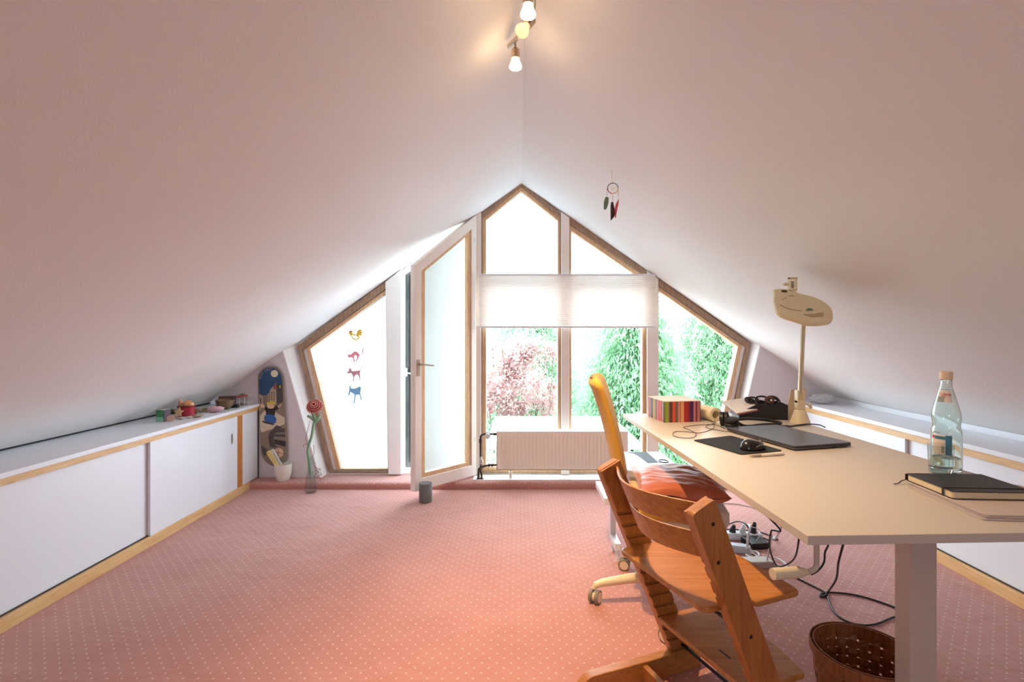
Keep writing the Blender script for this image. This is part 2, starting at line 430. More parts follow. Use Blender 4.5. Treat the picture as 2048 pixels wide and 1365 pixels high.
# left trapezoid: edges left-top, right, bottom, left
w1 = window('window_1', [(600, 692), (776, 563), (781, 943), (663, 943)],
    [([.05, .006, .018, .03], 4.075, 4.17, 'f', M['sash_dark']), ([.005, .003, .006, .028], 4.10, 4.17, 'inner_frame', M['white_paint']), ([.024, .003, .006, .034], 4.09, 4.16, 'sash', M['sash'])],
    [(641, 672), (776, 574), (781, 936), (681, 937), (641, 800)])
w2 = window('window_2', [(963, 432), (1042, 366), (1122, 431), (1122, 944), (963, 944)],
    [([.034, .034, .014, .02, .014], 4.075, 4.17, 'f', M['sash_dark']), ([.026, .026, .016, .03, .026], 4.09, 4.16, 'sash', M['sash'])],
    [(974, 434), (1041, 381), (1112, 434), (1112, 570), (974, 570)])
w3 = window('window_3', [(1136, 436), (1291, 544), (1291, 944), (1136, 944)],
    [([.046, .010, .02, .012], 4.075, 4.17, 'f', M['sash_dark']), ([.034, .026, .03, .012], 4.09, 4.16, 'sash', M['sash'])],
    [(1144, 458), (1291, 566), (1291, 575), (1144, 575)])
w4 = window('window_4', [(1312, 558), (1495, 687), (1441, 944), (1312, 944)],
    [([.044, .026, .02, .004], 4.075, 4.17, 'f', M['sash_dark']), ([.006, .03, .004, .003], 4.10, 4.17, 'inner_frame', M['white_paint']), ([.026, .034, .02, .004], 4.09, 4.16, 'sash', M['sash'])])
# door opening lining
m = MB(); op = wp([(806, 541), (949, 436), (949, 944), (806, 944)]); m.ring(op, inset(op, [.02, .006, .02, .006]), 4.10, 4.19)
struct('trim_9', m.build('trim_9', M['white_paint'], bevel=.002))

# open door leaf, hinged on the post beside the central window
A = Vector((-.357, 4.055)); B = Vector((-.762, 3.615))      # hinge, free edge (x, y)
dv = (B-A); LW = dv.length; du = dv.normalized(); nrm = Vector((du.y, -du.x))   # nrm: room side normal
if nrm.y > 0: nrm = -nrm
TD = frame((A.x, A.y, 0), (du.x, du.y, 0), (0, 0, 1))        # local x along leaf, y up, z = normal
zh, zf, zb = 2.15, 1.69, .062
leaf = [(0.004, zb), (LW, zb), (LW, zf), (0.004, zh)]
sgn = 1 if (TD.to_3x3() @ Vector((0, 0, 1))).y < 0 else -1
def lz(a, b): return (min(a*sgn, b*sgn), max(a*sgn, b*sgn))
d1 = MB(); inn = inset(leaf, [.085, .058, .065, .05]); lo, hi = lz(-.028, .028)
d1.ring(leaf, inn, lo, hi, 'z', TD)
door = d1.build('door_1', M['cream_paint'], bevel=.003); door['kind'] = 'structure'
in2 = inset(inn, [.03, .038, .022, .034]); lo, hi = lz(-.02, .018)
m = MB(); m.ring(inn, in2, lo, hi, 'z', TD); m.build('glazing_bead', M['sash'], parent=door, bevel=.003)
m = MB(); m.prism(in2, -.002, .002, 'z', TD); m.build('glass_pane', M['glass'], parent=door)
fp = inset(in2, [.006, .004, .004, .022]); lo, hi = lz(-.0045, -.0035)
m = MB(); m.prism(fp, lo, hi, 'z', TD); m.build('window_film', film('door_film', '#f4f7f6', .50), parent=door)
m = MB(); hx = LW-.03; hz = 1.2-(729-667)*3.64/1004
def dl(x, y, z): return TD @ Vector((x, y, z*sgn))
m.prism([(hx-.013, hz-.085), (hx+.013, hz-.085), (hx+.013, hz+.035), (hx-.013, hz+.035)], *lz(.028, .032), 'z', TD)
m.tube([dl(hx, hz, .03), dl(hx, hz, .06)], .008); m.tube(spline([dl(hx, hz, .058), dl(hx-.02, hz, .062), dl(hx-.11, hz-.012, .062)], 5), .006)
m.build('door_handle', M['chrome'], parent=door, smooth=True)
for q in (1.95, 1.28, .35):
    m = MB(); m.cyl((A.x+.004, A.y-.03, q-.02), (A.x+.004, A.y-.03, q+.02), .006); m.build('hinge', M['steel'], parent=door, smooth=True)
# weathered outer shutter edge seen through the gap, with its latch
t = thing('shutter', (-.96, 4.32, .04), 'grey weathered shutter board standing outside in the door gap', 'shutter')
m = MB(); a = P(803, 940, 4.32); b = P(824, 540, 4.32); zt0 = P(803, 556, 4.32).z; zt1 = P(824, 541, 4.32).z
m.prism([(a.x, .045), (b.x+.14, .045), (b.x+.14, zt1+.1), (b.x, zt1), (a.x, zt0)], 4.30, 4.34, 'y'); m.build('board', M['old_plank'], parent=t, bevel=.003)
m = MB(); m.box((b.x-.018, 4.285, .10), (b.x-.012, 4.30, zt1-.04)); m.build('seal_strip', M['dark'], parent=t)
m = MB(); c = P(812, 745, 4.29); m.box(c+Vector((-.012, -.005, -.035)), c+Vector((.012, .01, .035))); m.tube([c, c+Vector((.0, -.03, 0)), c+Vector((.05, -.032, -.01))], .006)
m.build('latch', M['white_plastic'], parent=t, smooth=True)

# pleated blind
t = thing('pleated_blind', (.4, 4.03, 1.245), 'cream pleated blind drawn across the middle of the central windows', 'blind')
x0, x1 = P(957, 0, 4.03).x, P(1312, 0, 4.03).x; zt, zb_ = P(0, 551, 4.03).z, P(0, 654, 4.03).z
m = MB(); npl = 52; g = []
for i in range(npl+1):
    z = zt-(zt-zb_)*i/npl; yy = 4.03+(.005 if i % 2 else 0)
    g.append([Vector((x0+.004+(x1-x0-.008)*j/24, yy, z)) for j in range(25)])
m.surf(g); m.build('pleated_fabric', M['blind'], parent=t)
m = MB(); m.box((x0, 4.012, zt-.004), (x1, 4.045, zt+.010)); m.build('top_rail', M['white_plastic'], parent=t, bevel=.003)
m = MB(); m.box((x0, 4.012, zb_-.010), (x1, 4.045, zb_+.004)); m.build('bottom_rail', M['white_plastic'], parent=t, bevel=.003)

# ------------------------------------------------------------------ outside
def leaf_mat(name, c1, c2, tr=.45):
    k = NT(name); t = k.t; t.nodes.remove(k.p)
    geo = k.n('ShaderNodeNewGeometry'); nz = k.n('ShaderNodeTexNoise'); nz.inputs['Scale'].default_value = 4; nz.inputs['Detail'].default_value = 6
    k.l(geo.outputs['Position'], nz.inputs['Vector'])
    cr = k.n('ShaderNodeValToRGB'); cr.color_ramp.elements[0].position = .35; cr.color_ramp.elements[1].position = .65
    cr.color_ramp.elements[0].color = lin(c1); cr.color_ramp.elements[1].color = lin(c2); k.l(nz.outputs[0], cr.inputs[0])
    d = k.n('ShaderNodeBsdfDiffuse'); tr_ = k.n('ShaderNodeBsdfTranslucent'); mx = k.n('ShaderNodeMixShader'); mx.inputs[0].default_value = tr
    k.l(cr.outputs[0], d.inputs[0]); k.l(cr.outputs[0], tr_.inputs[0]); k.l(d.outputs[0], mx.inputs[1]); k.l(tr_.outputs[0], mx.inputs[2]); k.l(mx.outputs[0], k.out.inputs[0]); return k.mat
LG = leaf_mat('conifer_green', '#6c9470', '#a0bf98'); LD = leaf_mat('hedge_green', '#7a9c7c', '#a9c3a2'); LR = leaf_mat('pink_leaves', '#96706c', '#c6aca4'); LY = leaf_mat('light_green', '#86a47c', '#b2c2a0')
BARK = mat('bark', '#5b4a40', .9)
def conifer(x, y, top, rad, n, mt, label, group):
    base = -3.0; t = thing('conifer_tree', (x, y, base), label, 'tree', group)
    m = MB(); m.tube([(x, y, base), (x, y, top-.1)], [.14, .02], 8); m.build('trunk', BARK, parent=t)
    m = MB(); rnd = random.Random(int(x*100)+int(y*10)); vs = []; fs = []
    nb = n//45
    for b in range(nb):
        u = rnd.random()**.75; z = top-(top-base-.6)*u*.95; rr = rad*(.2+.8*min(1, u*1.8))*(.6+.5*rnd.random()); a = rnd.uniform(0, 2*math.pi)
        if math.sin(a) > .5: a = -a
        for k in range(45):
            f = rnd.random()**.6; px = x+math.cos(a)*rr*f+rnd.gauss(0, .07); py = y+math.sin(a)*rr*f+rnd.gauss(0, .07)
            pz = z-rr*.45*f*f+rnd.gauss(0, .06)-rnd.random()*.12
            s = rnd.uniform(.022, .055); d = Vector((math.cos(a)*.5+rnd.gauss(0, .4), math.sin(a)*.5+rnd.gauss(0, .4), -1+rnd.gauss(0, .5))).normalized()
            sd = Vector((rnd.gauss(0, 1), rnd.gauss(0, .5), rnd.gauss(0, .4))).cross(d).normalized()*s*.45; c = Vector((px, py, pz)); i = len(vs)
            vs += [c-sd, c+sd, c+d*s*2.4]; fs.append((i, i+1, i+2))
    m.add(vs, fs); m.build('foliage', mt, parent=t)
def shrub(x, y, z0, z1, rad, n, mt, label, cat, group=None, name='shrub'):
    base = -3.0; t = thing(name, (x, y, base), label, cat, group); rnd = random.Random(int(x*77)+int(y*10)+5)
    m = MB()
    for k in range(9):
        a = rnd.uniform(0, 6.28); m.tube(spline([(x, y, base), (x+math.cos(a)*rad*.3, y+math.sin(a)*rad*.3, (z0+base)/2), (x+math.cos(a)*rad*.7, y+math.sin(a)*rad*.5, z1-.2*rnd.random())], 5), [.03]*4+[.016]*3+[.008]*4, 5)
    m.build('stems', BARK, parent=t)
    m = MB(); vs = []; fs = []; cl = [(rnd.gauss(0, .45), rnd.gauss(0, .45), rnd.random()) for _ in range(90)]
    for k in range(n):
        c0 = cl[k % 90]; h = c0[2]; sh = math.sqrt(max(.05, 1-(2*h-1)**2*.8))
        c = Vector((x+max(-1, min(1, c0[0]))*rad*sh+rnd.gauss(0, .09), y+max(-1, min(1, c0[1]))*rad*sh+rnd.gauss(0, .09), z0+(z1-z0)*h+rnd.gauss(0, .09)))
        s = rnd.uniform(.016, .036); d = Vector((rnd.gauss(0, 1), rnd.gauss(0, 1), rnd.gauss(0, 1))).normalized(); e = d.orthogonal().normalized()*s*.6; i = len(vs)
        vs += [c-d*s, c+e, c+d*s, c-e]; fs.append((i, i+1, i+2, i+3))
    m.add(vs, fs); m.build('foliage', mt, parent=t)
G_T = 'trees in the garden beyond the windows'
conifer(2.2, 9.4, 2.2, 1.42, 90000, LG, 'nearest green conifer, outside behind the yellow office chair', G_T)
conifer(4.9, 12.2, 2.9, 1.95, 80000, LG, 'green conifer outside the slanted right window pane', G_T)
conifer(.2, 13.2, 2.4, 2.3, 60000, LD, 'pale green conifer rising behind the pink shrub', G_T)
conifer(3.5, 17.6, 3.9, 2.8, 45000, LD, 'farthest pale conifer between the two nearer ones on the right', G_T)
conifer(-4.6, 11.0, 1.3, 1.2, 9000, LD, 'pale green tree outside the far left window pane', G_T)
shrub(.05, 8.0, -1.8, 1.0, .86, 26000, LR, 'pink leaved shrub outside the left central pane', 'shrub')
shrub(-2.15, 8.2, -2.2, .4, .5, 7000, LY, 'light green shrub glimpsed through the open door gap', 'shrub')
shrub(-.36, 4.95, -1.8, -.05, .2, 4500, LY, 'yellow green bush low outside, beside the radiator pipes', 'shrub')
t = thing('shed', (.55, 6.1, -3), 'pale flat roofed shed just below the central windows, above the radiator', 'shed')
m = MB(); m.box((-.33, 5.3, -.03), (1.28, 6.9, .06)); m.build('roof', mat('pale_roof', '#dfe6e6', .5, bump=.2, scale=20), parent=t, bevel=.01)
m = MB(); m.box((-.25, 5.4, -3), (1.20, 6.8, -.03)); m.build('wall', M['gable'], parent=t)
m = MB(); m.box((-25, 4.9, -3.1), (25, 40, -3)); struct('ground_outside', m.build('ground_outside', leaf_mat('lawn', '#6f7f78', '#8f9c98', 0)))

# ------------------------------------------------------------------ low cabinets under the eaves
def cabinet(side):
    s = -1 if side == 'l' else 1; X = XL if s < 0 else XR; xi = X+s*.012; xo = X+s*.36
    if s < 0: lab = 'long white sliding door cabinet along the left eaves'; zt = .619; zr = .587; zb = .056
    else: lab = 'long white sliding door cabinet along the right eaves behind the desk'; zt = .636; zr = .598; zb = .056
    t = thing('low_cabinet', (X+s*.18, 1.5, 0), lab, 'cabinet')
    y0, y1 = -2.45, 4.0
    m = MB(); m.box((X, y0, zr), (X+s*.03, y1, zt)); m.build('top_rail', M['pine'], parent=t, bevel=.002)
    m = MB(); m.box((X-s*.006, y0, 0), (X+s*.045, YS+.005 if s < 0 else YS, zb)); m.build('bottom_rail', M['pine'], parent=t, bevel=.002)
    m = MB(); m.box((X+s*.014, y0, zb-.01), (X+s*.02, YS, zb+.006)); m.build('door_track', M['dark_metal'], parent=t)
    m = MB(); m.box((X+s*.06, y0, .03), (X+s*.07, y1, zt)); m.box((X+s*.34, y0, .01), (X+s*.35, y1, .45)); m.build('carcass', M['laminate_edge'], parent=t)
    def panel(a, b, dx, nm='sliding_door', z0=zb-.0, z1=zr+.004):
        m = MB(); m.box((X+s*dx, a, z0), (X+s*(dx+.016), b, z1)); return m.build(nm, [M['laminate']], parent=t, bevel=.0015)
    def pull(y, z, dx, par):
        m = MB(); out = [(y+.013*math.cos(a)*1.0, z+.03*math.sin(a)+(.012 if math.sin(a) > 0 else -.012)) for a in [2*math.pi*i/24 for i in range(24)]]
        inn_ = [(y+.008*math.cos(a), z+.026*math.sin(a)+(.010 if math.sin(a) > 0 else -.010)) for a in [2*math.pi*i/24 for i in range(24)]]
        T = Matrix(((0, 0, 1, 0), (1, 0, 0, 0), (0, 1, 0, 0), (0, 0, 0, 1)))
        x = X+s*dx; m.ring(out, inn_, x-.002, x+.001, 'z', T); m.cur = 1; m.prism(inn_, x-.0008, x+.0008, 'x'); m.build('recessed_pull', [M['steel'], M['rubber']], parent=par)
    if s < 0:
        d1_ = panel(2.825, 3.70, .002); pull(3.63, .437, .002, d1_)
        d2_ = panel(.70, 2.84, .022); pull(1.93, .40, .022, d2_)
        panel(-1.5, .71, .002); panel(-2.45, -1.49, .022)
        m = MB(); m.box((X-.002, 3.70, zb-.005), (X-.03, 3.77, zr+.002)); m.build('divider_post', M['pine_orange'], parent=t, bevel=.002)
        panel(3.77, 3.993, .004, 'side_panel')
        m = MB(); m.box((X+s*.0, 3.994, .05), (X+s*.03, 4.0, zr)); m.build('gap_strip', M['dark'], parent=t)
    else:
        panel(2.86, 3.98, .002); panel(.9, 2.88, .022); panel(-1.2, .91, .002); panel(-2.45, -1.19, .022)
    return t
cabinet('l'); cabinet('r')
m = MB(); m.box((XL+.012, -2.45, .619), (-2.463, 4.0, .641)); wl = m.build('worktop', M['laminate'], bevel=.002); setp(wl, 'narrow white worktop on the left cabinet, holding stones and a red cup', 'worktop')
m = MB(); m.box((XR-.012, -2.45, .636), (2.52, 4.0, .660)); wr = m.build('worktop', M['laminate'], bevel=.002); setp(wr, 'narrow white worktop on the right cabinet behind the desk', 'worktop')
m = MB(); m.box((2.505, -2.45, .660), (2.52, 4.0, .693)); m.build('upstand', M['laminate'], parent=wr, bevel=.001)
m = MB(); m.box((XL-.40, -2.45, .60), (XL-.385, 4.0, .66)); struct('gap_shade_left', m.build('gap_shade_left', M['dark']))  # dark strip standing in for the shaded gap between left worktop and ceiling
m = MB(); m.box((XL-.7, -2.5, -.02), (XL-.5, 4.0, .5)); struct('wall_eaves_left', m.build('wall_eaves_left', M['gable']))
m = MB(); m.box((XR+.5, -2.5, -.02), (XR+.7, 4.0, .5)); struct('wall_eaves_right', m.build('wall_eaves_right', M['gable']))

# ------------------------------------------------------------------ radiator with pipes
RM = mat('radiator_enamel', '#fbf3e2', .35)
t = thing('radiator', (.35, 3.99, .05), 'long low cream panel radiator under the central windows', 'radiator')
x0, x1 = P(993, 0, 3.95).x, P(1256, 0, 3.95).x; z0, z1 = .122, .425
m = MB(); n = 33; g = [[], []]; prof = []
w_ = (x1-x0-.05)/n
for i in range(n):
    xa = x0+.025+w_*i
    prof += [(xa, 0), (xa+w_*.25, 0), (xa+w_*.4, .006), (xa+w_*.75, .006), (xa+w_*.9, 0)]
rows = []
for z, sc_ in ((z0, 0), (z0+.025, 0), (z0+.035, 1), (z1-.045, 1), (z1-.035, 0), (z1, 0)):
    rows.append([Vector((x0, 3.95, z))]+[Vector((a, 3.95+b*sc_, z)) for a, b in prof]+[Vector((x1, 3.95, z))])
m.surf(rows); m.build('front_panel', RM, parent=t, smooth=True, angle=60)
m = MB(); m.box((x0, 3.95, z0), (x0+.004, 4.04, z1)); m.box((x1-.004, 3.95, z0), (x1, 4.04, z1)); m.box((x0, 4.036, z0), (x1, 4.04, z1)); m.box((x0, 3.95, z0), (x1, 3.96, z0+.004)); m.build('casing', RM, parent=t)
m = MB(); m.box((x0-.002, 3.946, z1-.006), (x1+.002, 4.044, z1+.003)); m.build('top_grille', M['white_paint'], parent=t, bevel=.002)
for px in (1021, 1210):
    q = P(px, 0, 3.97).x; m = MB(); m.cyl((q, 3.99, .051), (q, 3.99, .10), .014); m.cyl((q, 3.99, .1), (q, 3.99, z0), .008); m.build('foot', RM, parent=t, smooth=True)
pa = P(961, 0, 3.97).x
m = MB(); m.tube(spline([(x0+.0, 3.98, .40), (x0-.06, 3.98, .40), (pa+.03, 3.98, .40), (pa+.004, 3.98, .385), (pa, 3.98, .34), (pa, 3.98, .25), (pa, 3.98, .12), (pa+.008, 3.97, .08), (pa+.008, 3.96, .048)], 6), .008, 10)
m.cyl((pa, 3.98, .33), (pa, 3.98, .36), .012); m.cyl((x0-.025, 3.98, .40), (x0-.005, 3.98, .40), .011)
m.build('supply_pipe', M['dark_metal'], parent=t, smooth=True)
m = MB(); m.tube(spline([(x0, 3.98, .155), (x0-.06, 3.98, .152), (pa+.04, 3.97, .15), (pa-.006, 3.96, .135), (pa-.014, 3.955, .10), (pa-.014, 3.95, .048)], 6), .009, 10)
for q in (.03, .055): m.cyl((x0-q, 3.98, .153), (x0-q-.012, 3.98, .153), .013)
m.box((pa-.03, 3.94, .048), (pa+.025, 3.985, .053)); m.build('return_pipe', M['dark_metal'], parent=t, smooth=True)
m = MB(); m.cyl((pa+.006, 3.98, .16), (pa+.006, 3.98, .20), .013); m.cyl((pa, 3.98, .2), (pa, 3.98, .22), .011); m.build('pipe_joint', M['steel'], parent=t, smooth=True)
m = MB(); q = P(975, 873, 3.94); m.cyl(q+Vector((0, .035, 0)), q+Vector((0, -.01, 0)), .018, .021); m.cyl(q+Vector((0, .035, 0.004)), q+Vector((0, .045, .004)), .024); m.build('thermostat_knob', M['white_plastic'], parent=t, smooth=True)

# ------------------------------------------------------------------ things by the window wall
# door stop
m = MB(); cx, cy = -.662, 3.575; m.lathe([(.044, 0), (.046, .003), (.046, .131), (.044, .134)], 32, Matrix.Translation((cx, cy, 0)))
setp(m.build('door_stop', mat('grey_concrete', '#77797a', .8, bump=.4, scale=90, var=.1, vscale=30), smooth=True), 'grey concrete cylinder door stop at the foot of the open door', 'door stop')
# glass vase with felt flower
vx, vy = -1.565, 3.78
m = MB(); m.lathe([(.0, .003), (.040, .003), (.044, .012), (.043, .04), (.034, .11), (.022, .19), (.014, .245), (.0145, .272), (.012, .272), (.0115, .245), (.0195, .19), (.031, .11), (.040, .04), (.040, .012), (.0, .010)], 40, Matrix.Translation((vx, vy, 0)))
setp(m.build('glass_vase', M['thin'], smooth='all', loc=(vx, vy, 0)), 'slim clear glass bottle vase on the pink carpet', 'vase')
t = thing('felt_flower', (vx, vy, .02), 'red and white felt gerbera on a green stem in the glass vase', 'flower')
FG = mat('green_felt', '#7fa586', .95, bump=.3, scale=200)
def vp(px, py, y=vy): return P(px, py, y)
m = MB(); m.tube(spline([(vx+.004, vy, .08), vp(617, 915), vp(616, 898), vp(624, 870), vp(627, 850), vp(631, 842), vp(625, 827)], 7), [.003]*3+[.009]*4+[.0095]*36, 12); m.build('stem', FG, parent=t, smooth=True)
m = MB(); m.tube(spline([vp(629, 845), vp(636, 838, vy+.01), vp(640, 832, vy+.02)], 5), [.010, .012, .013, .014, .014, .013, .012, .011, .009, .008, .006], 10); m.build('leaf', FG, parent=t, smooth=True)
m = MB(); m.tube(spline([vp(629, 842), vp(622, 836, vy-.01), vp(615, 832, vy-.02)], 5), [.009]*11, 10); m.build('leaf', FG, parent=t, smooth=True)
fc = vp(629, 813); PET = mat('red_felt', '#b8342e', .9); PEW = mat('white_felt_edge', '#e2b0a6', .9)
m = MB(); m.sphere(fc+Vector((0, .012, -.008)), .045, 16, 10, (1, .7, .75)); ax = Vector((.15, -.75, .55)).normalized(); u = ax.orthogonal().normalized(); v_ = ax.cross(u)
for ring_i, (ra, cnt, ln) in enumerate(((.012, 9, .020), (.022, 14, .026), (.034, 20, .028), (.045, 26, .028), (.052, 28, .024))):
    for k in range(cnt):
        a = 2*math.pi*(k+.5*(ring_i % 2))/cnt; rd = u*math.cos(a)+v_*math.sin(a)
        b0 = fc+rd*ra*.75+ax*(.018-.006*ring_i); tip = b0+rd*ln*(.35+.14*ring_i)+ax*ln*(.8-.18*ring_i)
        m.cur = 0; m.tube([b0, b0.lerp(tip, .84)], [.0042, .0055], 6); m.cur = 1; m.tube([b0.lerp(tip, .84), tip], [.0050, .0012], 6)
m.build('flower_head', [PET, PEW], parent=t)
tw = thing('dried_twigs', (vx+.09, vy+.14, .047), 'curly thin brown dried twigs around the glass vase', 'twigs')
TW = mat('twig_brown', '#7d4b35', .8)
m = MB()
for pl in ([(627, 890), (628, 905), (625, 918), (630, 935), (637, 945), (640, 958)], [(620, 843), (615, 862), (612, 878), (615, 890), (609, 888), (606, 894)], [(617, 952), (628, 944), (641, 938), (632, 948), (627, 956)], [(634, 942), (642, 950), (632, 956), (643, 958), (638, 962)], [(630, 935), (640, 940), (643, 952)]):
    m.tube(spline([vp(a, b, vy+.09+.004*i) for i, (a, b) in enumerate(pl)], 8), .0016, 5)
m.build('twig_strands', TW, parent=tw)
# pot with folded cards
px_, py_ = -1.845, 3.935
POT = mat('cream_ceramic', '#e6e1d6', .35)
m = MB(); m.lathe([(0, .0), (.042, 0), (.050, .012), (.062, .07), (.064, .125), (.0635, .129), (.058, .129), (.057, .12), (.054, .06), (0, .05)], 40, Matrix.Translation((px_, py_, .048)))
setp(m.build('ceramic_pot', POT, smooth=True), 'cream ceramic pot on the carpeted step below the skateboard', 'pot')
for (a, b, y, col, wdt, lab) in (((536, 903), (556, 935), 3.945, '#efd98f', .038, 'yellow folding fan leaning in the cream pot'), ((543, 900), (562, 932), 3.965, '#e9edf0', .034, 'white folding fan leaning behind the yellow one in the pot')):
    p0 = P(*a, y); p1 = P(*b, y); d = (p1-p0).normalized(); T = frame(p0, d, (0, -1, 0)) ; L = (p1-p0).length+.02
    m = MB(); m.prism(rounded([(0, -wdt*.5), (L, -wdt*.38), (L, wdt*.38), (0, wdt*.5)], .012), -.004, .004, 'z', frame(p0, d, Vector((0, 0, 1)).cross(Vector((0, 1, 0)))))
    o = m.build('folding_fan', mat('fan_'+col[1:], col, .6), bevel=.001); setp(o, lab, 'fan')
    m = MB(); T2 = frame(p0+Vector((0, -.0046, 0)), d, Vector((0, 0, 1)).cross(Vector((0, 1, 0))))
    m.prism([(.03, -.006), (L*.8, -.004), (L*.8, -.003), (.03, -.004)], -.0003, .0003, 'z', T2); m.prism([(.012, .004), (.022, .004), (.022, .010), (.012, .010)], -.0003, .0003, 'z', T2)
    m.build('printed_marks', mat('fan_ink', '#9b8a52', .7), parent=o)
# skateboard on the wall; graphic inside the deck's mesh (local px coordinates of the zoomed photo, 6.2 px per photo px)
t = thing('skateboard_deck', (-1.96, 3.99, .15), 'skateboard deck with a night city cartoon hung on the left gable wall', 'skateboard')
def sk(a, b): return (500+a/6.2, 720+b/6.2)
cols = ['#8f8577', '#2c5078', '#e8e2c0', '#b9a78e', '#4b4642', '#8d7f6e', '#1d1c20', '#2d62a8', '#e6c0a0', '#e0cc58', '#c98f92', '#d9cdb4', '#332f30', '#a02f3a']
SK = [mat('deck_paint_%s' % 'abcdefghijklmn'[i], c_, .45) for i, c_ in enumerate(cols)]
m = MB(); Yd = 3.985
outl = [(95, 250), (110, 170), (160, 105), (240, 78), (310, 85), (365, 125), (400, 190), (412, 250), (440, 650), (460, 1150), (450, 1230), (410, 1290), (340, 1325), (262, 1310), (200, 1270), (150, 1200), (135, 1120), (108, 650)]
def shp(pts, mi, lv, rnd_=True):
    q = [sk(*p) for p in pts]; w3_ = [(P(a, b, Yd).x, P(a, b, Yd).z) for a, b in q]
    m.cur = mi; y = Yd-.0004*lv; m.prism(w3_, y-.0003, y, 'y')
q = [sk(*p) for p in outl]; o2 = [(P(a, b, Yd).x, P(a, b, Yd).z) for a, b in q]; o2 = [tuple(p) for p in spline([Vector((a, b, 0)) for a, b in o2], 4, True)]
o2 = [(a, b) for a, b, c_ in o2]; m.prism(o2, Yd, Yd+.012, 'y')
cI = [(110, 250), (125, 180), (170, 120), (240, 97), (310, 103), (355, 140), (388, 195), (398, 250), (425, 650), (445, 1150), (435, 1220), (400, 1275), (340, 1305), (270, 1295), (212, 1255), (168, 1195), (152, 1120), (124, 650)]
shp(cI, 5, 1)
shp([(112, 250), (125, 180), (170, 120), (240, 97), (310, 103), (355, 140), (388, 195), (398, 250), (402, 330), (330, 290), (300, 320), (230, 420), (200, 440), (118, 440)], 1, 2)
shp([(304+45*math.cos(a), 172+44*math.sin(a)) for a in [i*.35 for i in range(18)]], 2, 3)
shp([(220, 520), (222, 430), (260, 360), (300, 320), (318, 290), (325, 300), (330, 560)], 3, 4); shp([(322, 282), (402, 320), (412, 520), (335, 560)], 4, 5); shp([(365, 320), (380, 318), (382, 348), (366, 350)], 9, 6)
for yy in range(5):
    for xx in range(3): shp([(235+xx*30, 400+yy*28), (247+xx*30, 396+yy*28), (247+xx*30, 412+yy*28), (235+xx*30, 416+yy*28)], 12, 6)
shp([(295, 320), (318, 300), (318, 360), (295, 375)], 13, 7)
shp([(112, 420), (160, 450), (165, 560), (116, 640)], 3, 4); shp([(128, 470), (140, 478), (142, 540), (130, 548)], 12, 5)
shp([(122, 700), (190, 620), (300, 640), (430, 720), (430, 800), (300, 850), (150, 900), (128, 880)], 11, 3)
shp([(345, 860), (432, 850), (436, 900), (330, 905)], 4, 4); shp([(310, 925), (436, 925), (438, 960), (290, 950)], 4, 4); shp([(300, 985), (438, 1010), (440, 1080), (300, 1040)], 12, 4)
shp([(250, 900), (330, 810), (400, 840), (300, 930), (290, 1020), (340, 1090), (250, 1080), (225, 960)], 4, 5)
shp([(150, 930), (220, 930), (240, 1010), (190, 1040), (148, 1010)], 5, 6); shp([(137, 1060), (210, 1110), (215, 1180), (170, 1190), (150, 1120)], 4, 5)
# simple skater figure
shp([(195, 590), (250, 560), (300, 575), (345, 570), (352, 610), (315, 635), (310, 690), (205, 690), (198, 640), (180, 610)], 6, 8)
shp([(190, 690), (235, 672), (300, 690), (332, 735), (320, 785), (270, 790), (185, 760), (178, 720)], 7, 9)
shp([(215, 560), (250, 545), (300, 555), (308, 585), (285, 605), (235, 605), (216, 585)], 8, 10); shp([(212, 560), (215, 520), (240, 528), (262, 505), (285, 522), (310, 512), (318, 555), (262, 545)], 9, 11)
shp([(130, 545), (180, 560), (185, 590), (150, 595)], 8, 9); shp([(345, 580), (395, 545), (392, 565), (355, 595)], 8, 9)
shp([(155, 755), (300, 790), (300, 812), (200, 790), (160, 775)], 12, 10)
shp([(356+62*math.cos(a), 1155+60*math.sin(a)) for a in [i*.35 for i in range(18)]], 8, 7); shp([(300, 1130), (412, 1165), (411, 1170), (299, 1136)], 12, 8); shp([(352, 1097), (358, 1097), (352, 1212), (346, 1210)], 12, 8)
m.build('deck', SK, parent=t)
def text(name, s, size, mtx, mt, parent, ext=.0003, align='CENTER'):
    cu = bpy.data.curves.new(name, 'FONT'); cu.body = s; cu.size = size; cu.extrude = ext; cu.align_x = align; cu.materials.append(mt)
    tmp = bpy.data.objects.new(name, cu); me = bpy.data.meshes.new_from_object(tmp); bpy.data.objects.remove(tmp); bpy.data.curves.remove(cu)
    me.name = name; o = bpy.data.objects.new(name, me); COL.objects.link(o)
    if parent is not None: o.parent = parent; mtx = Matrix.Translation(-Vector(parent['_o'])) @ mtx
    o.matrix_local = mtx; return o
m = MB()   # small pink lettering around the nose
for i in range(9):
    if i == 4: continue
    a = math.pi*(.98-.062*i); cpt = sk(250+120*math.cos(a), 240-120*math.sin(a)); p = P(cpt[0], cpt[1], Yd-.002)
    T = Matrix.Translation(p) @ Matrix.Rotation(-(a-math.pi/2), 4, 'Y')
    m.box((-.0035, 0, -.007), (-.0015, .0004, .007), T); m.box((-.0035, 0, -.007), (.004, .0004, -.005), T) if i % 2 else m.box((.002, 0, -.007), (.004, .0004, .007), T); m.box((-.0035, 0, .005), (.004, .0004, .007), T); m.box((-.0035, 0, -.001), (.003, .0004, .001), T)
m.build('lettering', mat('pink_ink', '#c9a0b0', .5), parent=t)

